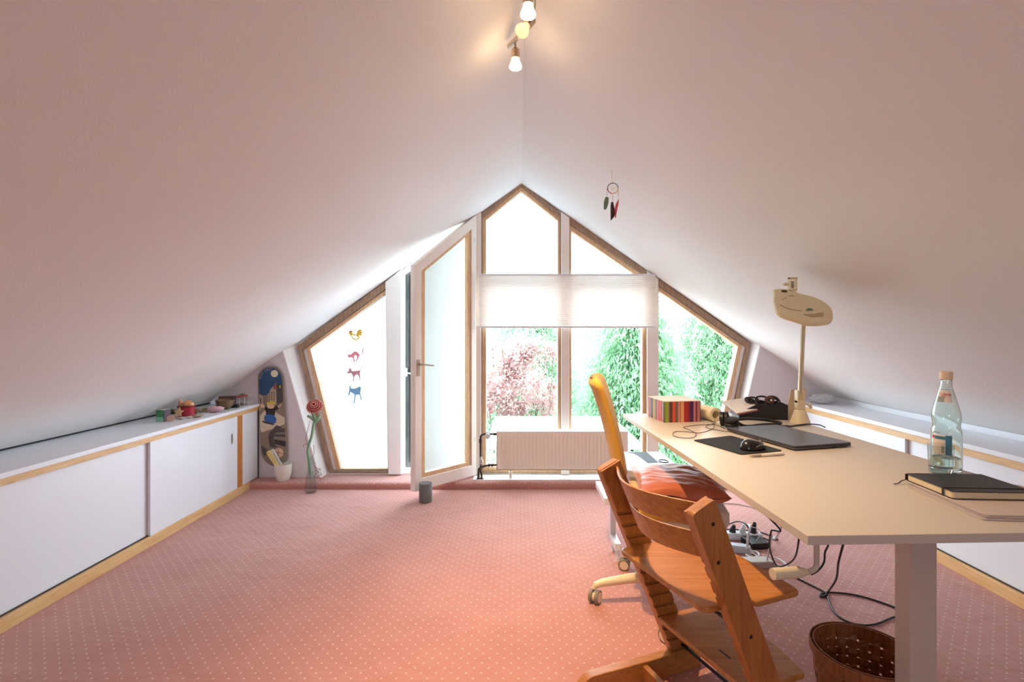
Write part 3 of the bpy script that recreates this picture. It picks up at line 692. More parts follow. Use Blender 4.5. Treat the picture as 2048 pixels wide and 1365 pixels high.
# window mobile: four animals on a thread
t = thing('window_mobile', tuple(P(710, 800, 4.11)), 'hanging mobile of four painted animals in front of the left window', 'mobile')
def an(pts, y=4.115): return [(P(685+a/7.58, 640+b/7.58, y).x, P(685+a/7.58, 640+b/7.58, y).z) for a, b in pts]
def animal(name, shapes, base):
    m = MB(); k = 0
    for mi, pts in shapes: m.cur = mi; m.prism(an(pts), 4.1145-(.0015 if mi else 0), 4.118, 'y')
    m.build(name, base, parent=t)
YE = mat('yellow_figure', '#f2cc4c', .6); BR = mat('brown_figure', '#8a4a3c', .6); PK = mat('pink_figure', '#f8a2b2', .6); MA = mat('mauve_figure', '#d8a6ae', .6); BL = mat('blue_figure', '#8cc6f4', .6)
animal('rooster_figure', [(0, [(90, 195), (110, 175), (140, 185), (160, 215), (145, 235), (155, 265), (185, 290), (215, 290), (240, 265), (262, 250), (255, 280), (225, 305), (180, 310), (148, 290), (135, 245), (110, 230)]), (0, [(205, 240), (215, 190), (235, 155), (270, 145), (315, 165), (280, 170), (318, 215), (280, 205), (292, 245), (255, 235), (240, 268), (225, 262)]), (0, [(150, 225), (175, 215), (215, 230), (205, 240), (180, 235), (160, 245)]), (1, [(95, 185), (110, 165), (150, 170), (158, 188), (110, 182)])], [YE, BR])
animal('cat_figure', [(0, [(78, 545), (95, 515), (120, 530), (145, 510), (175, 482), (210, 480), (240, 505), (258, 530), (298, 520), (300, 440), (325, 425), (325, 440), (312, 450), (312, 510), (290, 535), (255, 545), (235, 590), (212, 632), (195, 632), (215, 595), (222, 560), (205, 538), (185, 542), (172, 570), (185, 610), (190, 635), (170, 642), (168, 610), (150, 575), (110, 572), (85, 575)])], [PK])
animal('dog_figure', [(0, [(62, 800), (95, 775), (92, 725), (112, 745), (130, 722), (135, 765), (150, 780), (262, 768), (285, 740), (300, 672), (303, 710), (290, 755), (268, 775), (262, 830), (270, 880), (268, 915), (250, 915), (258, 880), (235, 840), (212, 830), (182, 860), (172, 935), (155, 938), (165, 870), (148, 835), (130, 810), (75, 818)])], [MA])
animal('donkey_figure', [(0, [(85, 1140), (98, 1070), (108, 1040), (92, 990), (98, 985), (115, 1020), (125, 980), (132, 1000), (125, 1035), (150, 1045), (200, 1040), (262, 1010), (282, 1030), (268, 1110), (290, 1195), (292, 1225), (280, 1222), (258, 1135), (205, 1140), (180, 1272), (163, 1272), (185, 1150), (170, 1125), (135, 1105), (118, 1095), (105, 1150)])], [BL])
m = MB(); m.tube([P(711, 606, 4.1165), P(711, 660, 4.1165), P(711, 792, 4.1165)], .0006, 5); m.build('thread', M['wcable'], parent=t)

# dreamcatcher
hk = P(1223, 344, 2.728); hk.z = slope_z(hk.x)
t = thing('dreamcatcher', tuple(hk), 'small dreamcatcher with green, brown and pink feathers hanging from the right ceiling slope', 'dreamcatcher')
dc = lambda a, b: P(1160+a/9.75, 320+b/9.75, 2.728)
m = MB(); m.cyl(hk+Vector((0, 0, .005)), hk+Vector((0, 0, -.01)), .0015, seg=8); m.build('hook', M['steel'], parent=t)
m = MB(); m.tube([hk+Vector((0, 0, -.005)), dc(633, 445)], .0008, 6); m.build('cord', mat('yellow_cord', '#cdb04a', .7), parent=t)
rc = dc(640, 555); rr = .0285; RC = [mat('ring_'+n_, c_, .7) for n_, c_ in (('brown', '#4a2b22'), ('red', '#b3402f'), ('yellow', '#d8b13a'), ('teal', '#3d6f72'))]
m = MB()
for k in range(32):
    a0, a1 = 2*math.pi*k/32, 2*math.pi*(k+1)/32; m.cur = 3 if k < 6 else (0 if k < 18 else (1 if k < 23 else 2))
    m.tube([rc+Vector((math.cos(a)*rr, 0, math.sin(a)*rr)) for a in (a0, (a0+a1)/2, a1)], .0021, 6)
m.build('ring', RC, parent=t)
m = MB()
for k in range(8):
    a = k*math.pi/4; m.tube([rc+Vector((math.cos(a)*rr, 0, math.sin(a)*rr)), rc+Vector((math.cos(a+.5)*rr*.35, 0, math.sin(a+.5)*rr*.35))], .0004, 4); m.tube([rc+Vector((math.cos(a+.5)*rr*.35, 0, math.sin(a+.5)*rr*.35)), rc+Vector((math.cos(a+.5+math.pi/4)*rr*.35, 0, math.sin(a+.5+math.pi/4)*rr*.35))], .0004, 4)
m.sphere(rc, .003, 8, 6); m.build('web', mat('web_thread', '#d9cf7a', .8), parent=t)
BD = [mat('bead_dark', '#3a2a35', .4), mat('bead_pale', '#d6c9c0', .4), mat('bead_red', '#b9564a', .4)]
for i, (x, y0, y1) in enumerate(((527, 580, 690), (636, 680, 790), (748, 610, 710))):
    m = MB()
    for k in range(6): m.cur = (2, 1, 0, 1, 0, 1)[k]; m.sphere(dc(x, y0+(y1-y0)*k/5), .0022, 8, 6)
    m.build('beads', BD, parent=t)
for pts, c_, nm in (([(515, 715), (560, 740), (555, 850), (520, 950), (485, 980), (460, 950), (465, 820), (490, 740)], '#6f8a72', 'a'), ([(610, 820), (645, 820), (668, 920), (682, 1060), (660, 1120), (597, 1190), (595, 900)], '#40302b', 'b'), ([(760, 755), (748, 880), (715, 1000), (695, 1130), (680, 1130), (672, 960), (700, 860)], '#d0525e', 'c')):
    m = MB(); w2_ = [(dc(*p).x, dc(*p).z) for p in pts]; m.prism(w2_, 2.7275, 2.7290, 'y'); a = dc(*pts[0]); b = dc(*pts[len(pts)//2]); m.tube([a, b], .0007, 5)
    m.build('feather', mat('feather_'+nm, c_, .8, bump=.6, scale=400, var=.2, vscale=80), parent=t)

# ------------------------------------------------------------------ ceiling spotlights
SPOT = 50
t = thing('ceiling_spotlight', (.01, 1.75, 2.41), 'brushed steel track light with three spots under the ridge', 'ceiling light')
m = MB(); m.tube([(.05, 1.40, 2.335), P(1065, 32, 1.66), P(1036, 74, 1.88), P(1018, 92, 1.98)], .009, 12); m.build('track_bar', M['chrome'], parent=t, smooth=True)
m = MB(); m.cyl((.04, 1.62, 2.33), (.04, 1.62, 2.405), .006); m.cyl((.04, 1.62, 2.395), (.04, 1.62, 2.404), .028); m.build('ceiling_mount', M['chrome'], parent=t, smooth=True)
BULB = mat('bulb_glass', '#fff3dc', .3, emit='#ffd9a0', estr=34); BULB_DIM = mat('spot_lens', '#e9d8b8', .15, emit='#ffd9a0', estr=.9, bump=1, scale=300)
def head(j, top, axis, dim=False, L=.05):
    axis = Vector(axis).normalized(); top = Vector(top)
    m = MB(); m.tube([j, top], .004, 8); m.sphere(Vector(j), .007, 10, 8); m.build('joint', M['chrome'], parent=t, smooth=True)
    m = MB(); b = top+axis*L; m.tube([top, top+axis*.008, b], [.009, .0165, .0165], 20); h = m.build('spot_head', M['chrome'], parent=t, smooth=True)
    m = MB(); e = b+axis*.036; m.tube([b-axis*.002, b+axis*.006, e-axis*.006, e, e+axis*.002], [.0135, .015, .0245, .0235, .012], 24); m.build('bulb', BULB_DIM if dim else BULB, parent=h, smooth=True)
    return e
e3 = head(P(1031, 80, 1.95), P(1031, 96, 1.95), (0, 0, -1), L=.042)
e1 = head(P(1056, -60, 1.57), P(1056, -24, 1.57), (0, 0, -1), L=.052)
e2 = head(P(1069, 28, 1.72), P(1065, 38, 1.72), (-.45, -.45, -.77), True)
def spot(loc, tgt, e, size=R(105), blend=.7, col=(1, .66, .36), rad=.022):
    l = bpy.data.lights.new('spot_beam', 'SPOT'); l.energy = e; l.spot_size = size; l.spot_blend = blend; l.color = col; l.shadow_soft_size = rad
    o = bpy.data.objects.new('spot_beam', l); COL.objects.link(o); o.location = loc
    o.rotation_euler = (Vector(tgt)-Vector(loc)).to_track_quat('-Z', 'Y').to_euler()
spot(e3+Vector((0, 0, -.006)), (.40, 1.9, 0), SPOT*3.4, R(90), .9); spot(e1+Vector((0, 0, -.006)), (.35, 1.6, 0), SPOT)
# unseen second track, added behind the photographer as fill for the near room
t2 = thing('ceiling_spotlight', (.03, -1.0, 2.41), 'unseen steel track light added behind the photographer as fill light', 'ceiling light')
m = MB(); m.tube([(.05, -1.3, 2.34), (0, -.8, 2.34)], .009, 12); m.cyl((.024, -1.05, 2.34), (.024, -1.05, 2.41), .006); m.build('track_bar', M['chrome'], parent=t2, smooth=True)
for yy in (-1.25, -.85):
    m = MB(); m.tube([(.025, yy, 2.33), (.025, yy, 2.27)], .016, 16); h = m.build('spot_head', M['chrome'], parent=t2, smooth=True)
    m = MB(); m.tube([(.025, yy, 2.27), (.025, yy, 2.24)], [.014, .024], 20); m.build('bulb', BULB, parent=h, smooth=True)
spot((.025, -.85, 2.23), (.4, 1.0, .2), 9, R(120)); spot((.025, -1.25, 2.23), (0, -1.6, 0), 8, R(140))

# ------------------------------------------------------------------ desk
DZ = .7556; DT = .021; ROT = 2.0
DM = mat('desk_laminate', '#c9c1b3', .38, spec=.5); DE = mat('desk_edge', '#c4b5aa', .5)
NX, NY = .634, 1.10; DW, DL = .83, 1.675
TDK = rotz((NX, NY, 0), ROT)
def dk(x, y, z=0): return TDK @ Vector((x, y, DZ+z))
t = thing('desk', (1.02, 1.9, 0), 'cream topped crank desk with grey white column legs on the right', 'desk')
m = MB(); m.box((0, 0, DZ-DT), (DW, DL, DZ), TDK); m.build('desktop', DM, parent=t, bevel=.0015)
LM = mat('desk_leg_paint', '#c3b9ae', .45)
for yy in (.19, 1.44):
    m = MB(); m.box((.39, yy, .035), (.462, yy+.052, DZ-DT-.02), TDK); L_ = m.build('leg_column', LM, parent=t, bevel=.002)
    m = MB(); m.box((.12, yy-.01, 0.0), (.72, yy+.062, .035), TDK); m.build('foot', LM, parent=L_, bevel=.006)
    m = MB(); m.box((.08, yy+.005, DZ-DT-.02), (.76, yy+.05, DZ-DT), TDK); m.build('cross_arm', LM, parent=L_, bevel=.002)
m = MB(); m.box((.405, .24, DZ-DT-.045), (.45, 1.46, DZ-DT-.002), TDK); m.build('underframe_beam', LM, parent=t, bevel=.002)
ca = P(1633, 1086, 1.22); cb = P(1634, 1128, 1.22); cc = P(1547, 1149, 1.20)
m = MB(); m.tube(spline([ca+Vector((0, 0, .02)), P(1633, 1115, 1.22), P(1632, 1134, 1.22), P(1622, 1143, 1.218), P(1606, 1145, 1.215)], 6), .0065, 12); m.build('crank_rod', LM, parent=t, smooth=True)
m = MB(); m.tube([P(1614, 1145, 1.215), P(1604, 1145, 1.214), P(1598, 1145, 1.213), P(1545, 1149, 1.20)], [.007, .011, .0135, .0135], 16); m.build('crank_handle', mat('crank_grip', '#d9d0b4', .4), parent=t, smooth=True)

# ------------------------------------------------------------------ things on the desk
def dp(px, py, dz=0):
    Y = (EYE-DZ-dz)*F/(py-CY); return P(px, py, Y)
# striped box
p = dp(1329, 846); q = dp(1401, 844)
t = thing('striped_box', tuple((p+q)/2), 'white lidded box with colourful vertical stripes on the desk', 'box')
T = frame(p, q-p, (0, 1, 0)); W = (q-p).length; D = .20; H = .106
stripes = [('#8aa02a', 13), ('#8a7a66', 5), ('#5c3a34', 11), ('#d8502c', 10), ('#75645a', 10), ('#c88474', 9), ('#8a4a42', 2), ('#e0a070', 11), ('#a82e2c', 14), ('#8a1f38', 8), ('#4a2050', 13), ('#c07a80', 8), ('#7d3040', 6), ('#b87478', 12)]
SM = [mat('stripe_'+'abcdefghijklmn'[i], c_, .5) for i, (c_, _) in enumerate(stripes)]
m = MB(); tot = sum(b for _, b in stripes); x = 0
for i, (_, b) in enumerate(stripes):
    m.cur = i; w0 = W*b/tot; m.box((x, 0, 0), (x+w0, .004, H-.003), T); x += w0
y = 0
for i, (_, b) in enumerate(stripes): m.cur = (i*5+2) % len(stripes); d0 = D*b/tot; m.box((0, y, 0), (.003, y+d0, H-.003), T); m.box((W-.003, y, 0), (W, y+d0, H-.003), T); y += d0
m.cur = 4; m.box((.003, D-.003, 0), (W-.003, D, H-.003), T); m.build('striped_sides', SM, parent=t)
m = MB(); m.box((-.001, -.001, H-.003), (W+.001, D+.001, H+.001), T); m.build('lid', M['paper'], parent=t, bevel=.001)
# paper roll
a = dp(1441, 848, 0); a = a+Vector((-.004, .045, .036)); b = a+Vector((-.045, .25, 0))
m = MB(); d = (b-a).normalized(); T = frame(a, d, (0, 0, 1)); n = 28
Rm = Matrix(((0, 0, 1, 0), (1, 0, 0, 0), (0, 1, 0, 0), (0, 0, 0, 1)))
m.lathe([(.020, 0), (.0345, 0), (.0345, .26), (.020, .26), (.020, 0)], 32, T @ Rm, close=False)
setp(m.build('paper_roll', mat('roll_paper', '#e9dcb8', .7), smooth=True), 'thick cream paper roll lying behind the headphones', 'paper roll')
# headphones
t = thing('headphones', tuple(dp(1480, 850)), 'black over-ear headphones lying on the desk by the paper roll', 'headphones')
def cup(c, ax, r):
    m = MB(); ax = Vector(ax).normalized(); c = Vector(c); m.tube([c-ax*.020, c-ax*.018, c-ax*.002, c+ax*.002, c+ax*.006, c+ax*.016, c+ax*.020], [r*.75, r, r, r*.85, r*1.02, r*1.0, r*.7], 28); o = m.build('ear_cup', M['black'], parent=t, smooth=True)
c1 = dp(1449, 854)+Vector((0, 0, .038)); c2 = dp(1463, 858)+Vector((.0, 0, .031)); cup(c1, (.8, -.45, .1), .034); cup(c2, (-.15, -.2, 1), .032)
m = MB(); pts = spline([c1+Vector((0.01, 0, .01)), dp(1470, 839, .035), dp(1500, 838, .03), dp(1535, 841, .018), dp(1560, 846, .012), dp(1554, 849, .010), dp(1525, 850, .010), dp(1490, 853, .012), c2+Vector((.01, .012, .012))], 7)
m.tube(pts, [.0075]*len(pts), 10); m.build('headband', M['black'], parent=t, smooth=True)
m = MB(); Zc = .0025
m.tube(spline([dp(1428, 848, .02), dp(1426, 858, Zc), dp(1400, 866, Zc), dp(1370, 864, Zc), dp(1350, 864, Zc), dp(1346, 871, Zc), dp(1362, 876, Zc), dp(1385, 876, Zc), dp(1392, 868, Zc), dp(1378, 860, Zc), dp(1368, 855, Zc), dp(1395, 851, Zc), dp(1430, 850, Zc), dp(1450, 858, .004)], 9), .0013, 6)
m.tube(spline([dp(1455, 864, Zc), dp(1420, 858, Zc), dp(1412, 853, Zc), dp(1430, 846, Zc), dp(1420, 839, Zc), dp(1402, 834, Zc)], 9), .0013, 6); m.build('cord', M['cable'], parent=t, smooth=True)
# black desk tray with things in it
a = dp(1478, 838); b = dp(1576, 841); 
t = thing('desk_tray', tuple((a+b)/2), 'black desk tray crowded with cords at the far end of the desk', 'tray')
TT = frame(a, b-a, (0, 1, 0)); W = (b-a).length; BM = mat('tray_black', '#1d1411', .4)
m = MB(); m.prism([(0, 0), (W, 0), (W, .078), (.09, .078), (.062, .064), (.035, .05), (0, .018)], 0, .004, 'y', TT); m.box((0, .15, 0), (W, .154, .078), TT); m.box((W-.004, .004, 0), (W, .15, .078), TT); m.box((0, .004, 0), (.004, .15, .02), TT); m.box((0, 0, 0), (W, .154, .004), TT)
m.build('tray_body', BM, parent=t)
CB = mat('cord_dark', '#2a211f', .6); BRW = mat('brown_leather', '#6b4032', .6)
t3 = thing('cord_tangle', tuple(TT @ Vector((.17, .08, .06))), 'tangle of thick dark cords heaped in the black tray', 'cords')
m = MB()
for k, (x, y, z, r1, r2) in enumerate(((.09, .09, .085, .03, .016), (.14, .10, .088, .036, .018), (.19, .08, .086, .03, .02), (.225, .10, .082, .024, .016), (.12, .06, .075, .028, .012), (.205, .12, .09, .03, .015))):
    c = TT @ Vector((min(x, W-.04), y, z)); m.tube([c+Vector((math.cos(q_)*r1, math.sin(q_)*r2*.8, math.sin(q_)*r2)) for q_ in [i*math.pi/10 for i in range(20)]], .005, 8, closed=True)
for k in range(3): m.sphere(TT @ Vector((.065+.02*k, .10, .088-.008*k)), .016, 10, 8)
m.box((.10, .02, .005), (W-.02, .14, .055), TT)
m.build('cords', CB, parent=t3, smooth=True)
m = MB(); c = TT @ Vector((.155, .03, .096)); m.tube([c+Vector((math.cos(q_)*.021, .0, math.sin(q_)*.013)) for q_ in [i*math.pi/12 for i in range(24)]], .006, 8, closed=True)
setp(m.build('wrist_strap', BRW, smooth=True), 'brown leather ring shaped strap on top of the tray cords', 'strap')
# open notebook leaning on the tray
c0, c1_, c2_, c3 = dp(1478, 829, .030), dp(1448, 812, .040), dp(1507, 800, .075), dp(1524, 818, .085)
c0 = P(1474, 829, 2.56); c1_ = P(1444, 805, 2.76); c2_ = P(1501, 796, 2.78); c3 = P(1524, 819, 2.60)
n_ = (c1_-c0).cross(c3-c0).normalized(); n_ = n_ if n_.z > 0 else -n_
m = MB(); m.add([c0, c1_, c2_, c3]+[p_+n_*.006 for p_ in (c0, c1_, c2_, c3)], [(0,3,2,1),(4,5,6,7),(0,1,5,4),(1,2,6,5),(2,3,7,6),(3,0,4,7)])
nb = m.build('open_notebook', M['paper'], bevel=.001); setp(nb, 'open notebook with handwritten cream pages leaning on the black tray', 'notebook')
m = MB()
for k in range(9):
    f = .12+k*.09; a = c1_.lerp(c0, f)+n_*.0063; b = c2_.lerp(c3, f)+n_*.0063; s0 = a.lerp(b, .08); s1 = a.lerp(b, .9-.1*(k % 3)); dd = (c0-c1_).normalized()*.0012
    m.add([s0, s1, s1+dd, s0+dd], [(0, 1, 2, 3)])
m.build('handwriting', mat('pencil_grey', '#b8a488', .8), parent=nb)
m = MB(); m.add([c0-n_*.001+(c0-c1_)*.03, c1_-n_*.001, c2_-n_*.001, c3-n_*.001+(c0-c1_)*.03]+[p_-n_*.004 for p_ in (c0+(c0-c1_)*.03, c1_, c2_, c3+(c0-c1_)*.03)], [(0,1,2,3),(7,6,5,4),(0,4,5,1),(1,5,6,2),(2,6,7,3),(3,7,4,0)]); m.build('cover', mat('maroon_cover', '#8a3a44', .5), parent=nb)
# card leaning behind the lamp
a = P(1570, 839, 2.60); b = P(1607, 842, 2.60); c = P(1612, 778, 2.66); d = P(1582, 780, 2.66)
m = MB(); m.add([a, b, c, d]+[p_+Vector((0, .004, 0)) for p_ in (a, b, c, d)], [(0,1,2,3),(7,6,5,4),(0,4,5,1),(1,5,6,2),(2,6,7,3),(3,7,4,0)])
setp(m.build('cardboard_sheet', mat('tan_card', '#cdb391', .7)), 'tan cardboard sheet standing upright behind the lamp base', 'cardboard')
# magnifier lamp
LX, LY = 1.405, 2.50
lb = P(1600, 843, 2.50)
t = thing('magnifier_lamp', (lb.x, 2.50, DZ), 'cream magnifier lamp on an upright arm clamped at the desk corner', 'lamp')
m = MB(); m.lathe([(0, 0), (.047, 0), (.045, .006), (.027, .058), (.018, .066), (0, .066)], 32, Matrix.Translation((lb.x, 2.50, DZ))); m.build('base', M['cream'], parent=t, smooth=True)
m = MB(); z_ = DZ+.066; m.box((lb.x-.019, 2.485, z_), (lb.x+.019, 2.52, z_+.045)); m.box((lb.x-.019, 2.487, z_+.03), (lb.x-.011, 2.518, z_+.095)); m.box((lb.x+.011, 2.487, z_+.03), (lb.x+.019, 2.518, z_+.095)); m.build('elbow_joint', M['cream'], parent=t, bevel=.003)
m = MB(); m.cyl((lb.x+.02, 2.50, z_+.03), (lb.x+.045, 2.50, z_+.02), .005); m.tube([(lb.x+.045, 2.50, z_+.025), (lb.x+.055, 2.50, z_+.005)], .008, 8); m.build('clamp_knob', M['cream'], parent=t, smooth=True)
at = P(1607, 640, 2.54); ab = Vector((lb.x, 2.502, z_+.045))
m = MB(); dd = at-ab; T = frame(ab, dd, (0, 1, 0)); L = dd.length+.05; m.box((0, -.006, -.0105), (L, .006, .0105), T); m.build('lower_arm', M['cream'], parent=t, bevel=.002)
m = MB(); m.box((.03, -.0075, -.002), (L*.99, -.006, .003), T); m.build('arm_spring', M['steel'], parent=t)
hc = P(1604, 612, 2.33); up_ = Vector((0, .74, .66)).normalized(); ux = Vector((1, 0, 0)); TH = frame(hc, ux, up_)
hp = [(340, 400), (640, 395), (800, 480), (1150, 600), (1320, 740), (1360, 880), (1290, 1030), (1130, 1170), (660, 1200), (400, 1110), (150, 1000), (110, 850), (190, 640), (290, 500)]
hp = [((a/11.377+1540-1604)/430, -(b/11.377+540-612)/284) for a, b in hp]
hp = [(p_.x, p_.y) for p_ in spline([Vector((a, b, 0)) for a, b in hp], 3, True)]
m = MB(); m.prism(hp, -.028, .002, 'z', TH); hd = m.build('lamp_head', M['cream'], parent=t, bevel=.008, seg=4, smooth=True)
def hpt(a, b): return ((a/11.377+1540-1604)/430, -(b/11.377+540-612)/284)
m = MB(); m.prism([hpt(*q_) for q_ in ((600, 1030), (860, 1020), (1090, 980), (1070, 1040), (1020, 1085), (740, 1100))], .0022, .0030, 'z', TH); m.build('handle_recess', mat('recess_tan', '#bba27c', .6), parent=hd)
m = MB(); m.prism([hpt(*q_) for q_ in ((720, 955), (780, 900), (840, 885), (890, 900), (920, 935))], .0022, .0030, 'z', TH); m.build('logo_patch', mat('green_patch', '#6f8a5a', .5), parent=hd)
m = MB(); m.prism([hpt(530+72*math.cos(a), 470+28*math.sin(a)) for a in [i*.4 for i in range(16)]], .0022, .0040, 'z', TH); m.build('screw_cap', mat('cap_brown', '#4a3024', .5), parent=hd)
m = MB(); m.tube([TH @ Vector((*hpt(a, b), .0026)) for a, b in ((330, 690), (400, 660), (490, 635))], .0009, 5); m.tube([TH @ Vector((*hpt(a, b), .0026)) for a, b in ((240, 800), (290, 860), (400, 910), (520, 940), (630, 950))], .0012, 5); m.tube([TH @ Vector((*hpt(a, b), .0026)) for a, b in ((560, 610), (565, 585), (640, 580), (690, 600))], .0009, 5); m.build('cover_seam', mat('seam_tan', '#8a6a48', .6), parent=hd)
jt = P(1582, 572, 2.44); j2 = P(1583, 556, 2.47)
m = MB(); T = frame(P(1585, 578, 2.42), (0, 0, 1), (0, 1, 0)); m.box((-.01, -.012, -.018), (.055, .012, -.012), T); m.box((-.01, -.012, .012), (.055, .012, .018), T); m.box((.045, -.012, -.018), (.055, .012, .018), T); m.box((-.012, -.012, -.018), (-.002, .012, .018), T); m.build('head_bracket', M['cream'], parent=t, bevel=.002)
m = MB(); c = P(1583, 569, 2.42); m.box(c+Vector((-.009, -.008, -.016)), c+Vector((.009, .008, .016))); m.build('bracket_screw', M['chrome'], parent=t, bevel=.003)
m = MB(); c = P(1573, 569, 2.42); m.cyl(c+Vector((.006, 0, 0)), c+Vector((-.014, 0, 0)), .009, .007, 10); m.build('tension_knob', M['cream'], parent=t, smooth=True)
m = MB(); T = frame(P(1585, 575, 2.445), at+Vector((0, .0, .02))-P(1585, 575, 2.445), (0, 1, 0)); m.box((-.01, -.005, -.009), ((at-P(1585, 575, 2.445)).length, .005, .009), T); m.build('upper_arm', M['cream'], parent=t, bevel=.002)
# laptop
la, lc_, ld = dp(1588, 903), dp(1690, 889), dp(1452, 863)
ex = (lc_-la); ey = (ld-la); T = frame(la, ey, -ex) ; Lx = ey.length; Ly = ex.length*.92
T = Matrix.Translation(la) @ Matrix.Rotation(math.atan2(ey.y, ey.x)-math.pi/2, 4, 'Z')
t = thing('laptop', tuple(la+ex/2+ey/2), 'closed grey laptop lying on the desk', 'laptop')
GM = mat('laptop_grey', '#5f6067', .35, metal=.7)
m = MB(); m.prism(rounded([(0, 0), (Ly, 0), (Ly, Lx), (0, Lx)], .012), .004, .012, 'z', T); m.build('base', GM, parent=t, bevel=.0015)
m = MB(); m.prism(rounded([(0, 0), (Ly, 0), (Ly, Lx), (0, Lx)], .012), .0135, .019, 'z', T); m.build('lid', GM, parent=t, bevel=.002)
m = MB(); m.box((.004, .004, .012), (Ly-.004, Lx-.004, .0136), T); m.build('hinge_gap', M['black'], parent=t)
for x in (.04, Ly-.05):
    for y in (.03, Lx-.05): m = MB(); m.box((x, y, 0.0), (x+.02, y+.02, .004), T); m.build('rubber_foot', M['black'], parent=t)
for x, w0, h0 in ((.175, .03, .003), (.21, .016, .005), (.235, .012, .003)):
    m = MB(); m.box((x, -.0004, .0062), (x+w0, .002, .0062+h0), T); m.build('port', M['black'], parent=t)
# mouse pad, mouse, pen
pa_, pb_, pc_, pd_ = dp(1386, 882), dp(1483, 911), dp(1566, 903), dp(1462, 873)
pts = [(p_.x, p_.y) for p_ in (pa_, pb_, pc_, pd_)]
m = MB(); m.prism(rounded(pts, .014), DZ, DZ+.003); setp(m.build('mouse_pad', mat('pad_black', '#101114', .8, bump=.3, scale=500)), 'thin black mouse pad on the desk', 'mouse pad')
mc = dp(1506, 900); t = thing('computer_mouse', tuple(mc), 'black computer mouse with a grey stripe on the mouse pad', 'mouse')
T = rotz((mc.x, mc.y, DZ+.0028), 24)
m = MB(); vs = []; NR, NC = 10, 28
for i in range(NR+1):
    th = math.pi/2*i/NR
    for k in range(NC):
        a = 2*math.pi*k/NC; r_ = math.cos(th)**.6; x = .056*r_*math.cos(a); y = .033*r_*math.sin(a)*(1-.12*math.cos(a)); z = .036*math.sin(th)*(1-.28*(x/.056)-.1*(x/.056)**2)
        vs.append((x, y, z))
fs = [(i*NC+k, i*NC+(k+1) % NC, (i+1)*NC+(k+1) % NC, (i+1)*NC+k) for i in range(NR) for k in range(NC)]; fs.append(list(range(NC))[::-1])
m.add(vs, fs, T); m.build('mouse_body', mat('mouse_black', '#191715', .25), parent=t, smooth='all')
m = MB(); m.tube([T @ Vector((.050, 0, .018)), T @ Vector((.036, 0, .0265))], .0045, 10); m.build('scroll_wheel', M['rubber'], parent=t, smooth=True)
m = MB(); m.tube(spline([T @ Vector((-.02, -.031, .014)), T @ Vector((0, -.033, .020)), T @ Vector((.02, -.030, .016)), T @ Vector((.045, -.018, .008))], 6), .0022, 8); m.build('side_stripe', mat('mouse_silver', '#8a8478', .3, metal=.6), parent=t, smooth=True)
a, b = dp(1498, 916), dp(1567, 911); a.z = b.z = DZ+.0055; t = thing('ballpoint_pen', tuple(a), 'white ballpoint pen with a grey tip beside the mouse pad', 'pen')
m = MB(); m.tube([a.lerp(b, .33), a.lerp(b, .9), b], [.0052, .0052, .004], 14); m.build('barrel', mat('pen_white', '#eadfce', .3), parent=t, smooth=True)
m = MB(); m.tube([a, a.lerp(b, .05), a.lerp(b, .12), a.lerp(b, .33)], [.0008, .0018, .0035, .0052], 12); m.build('grip', mat('pen_grey', '#a39b90', .4), parent=t, smooth=True)
m = MB(); m.tube([b+Vector((0, -.006, .001)), a.lerp(b, .66)+Vector((0, -.006, .001))], .0012, 6); m.build('clip', M['steel'], parent=t, smooth=True)
# laptop power cable crossing to the edge behind
m = MB(); m.tube(spline([dp(1556, 857, .004), dp(1580, 853, .004), dp(1612, 849, .004), dp(1636, 850, .004), dp(1650, 855, .004)], 8), .0028, 8); m.tube(spline([dp(1566, 857, .004), dp(1588, 853, .004), dp(1606, 851, .004), dp(1618, 849, .006)], 8), .0022, 8)
m.tube(spline([dp(1508, 853, .004), dp(1530, 853, .004), dp(1560, 852, .004), dp(1580, 852, .004)], 6), .0022, 8)
setp(m.build('power_cable', M['cable'], smooth=True), 'black cable snaking across the desk behind the laptop', 'cable')
# bottle and tumbler
bx, by = 1.372, 1.61
t = thing('water_bottle', (bx, by, DZ), 'tall clear glass water bottle with a cream cap on the desk', 'bottle')
T = Matrix.Translation((bx, by, DZ)); BG = solid_glass('bottle_glass', '#f2faf5', .0)
outp = [(0, .002), (.030, .0), (.0385, .006), (.040, .02), (.040, .125), (.0395, .132), (.0365, .142), (.0355, .152), (.0375, .168), (.0385, .178), (.037, .190), (.031, .215), (.022, .250), (.0155, .278), (.0145, .292), (.0145, .300)]
inp = [(max(0, r-.0028), z) for r, z in outp[4:][::-1]]
m = MB(); m.lathe(outp+[(.012, .3)]+inp[1:]+[(.0372, .02), (.035, .008), (0, .007)], 48, T); m.build('bottle_body', BG, parent=t, smooth='all')
m = MB(); m.lathe([(0, .0075), (.0345, .0085), (.0366, .02), (.0368, .047), (0, .047)], 40, T); m.build('water', M['clear'], parent=t, smooth=True)
m = MB(); m.lathe([(0, .322), (.0165, .322), (.0172, .319), (.0172, .298), (.0155, .296), (0.0150, .296)], 36, T); m.build('cap', mat('cap_cream', '#e3c9ae', .5), parent=t, smooth=True, bevel=.0005)
LB = [mat('label_paper', '#e6d8cc', .6), mat('label_blue', '#3f7f9c', .6), mat('label_red', '#c93a3a', .6), mat('label_grey', '#9aa39c', .6)]
def wrap(m, mi, a0, a1, z0, z1, rf, dr=.0004, n=10):
    m.cur = mi; g = []
    for z in (z0, (z0+z1)/2, z1): g.append([T @ Vector(((rf(z)+dr)*math.cos(a0+(a1-a0)*k/n), (rf(z)+dr)*math.sin(a0+(a1-a0)*k/n), z)) for k in range(n+1)])
    m.surf(g)
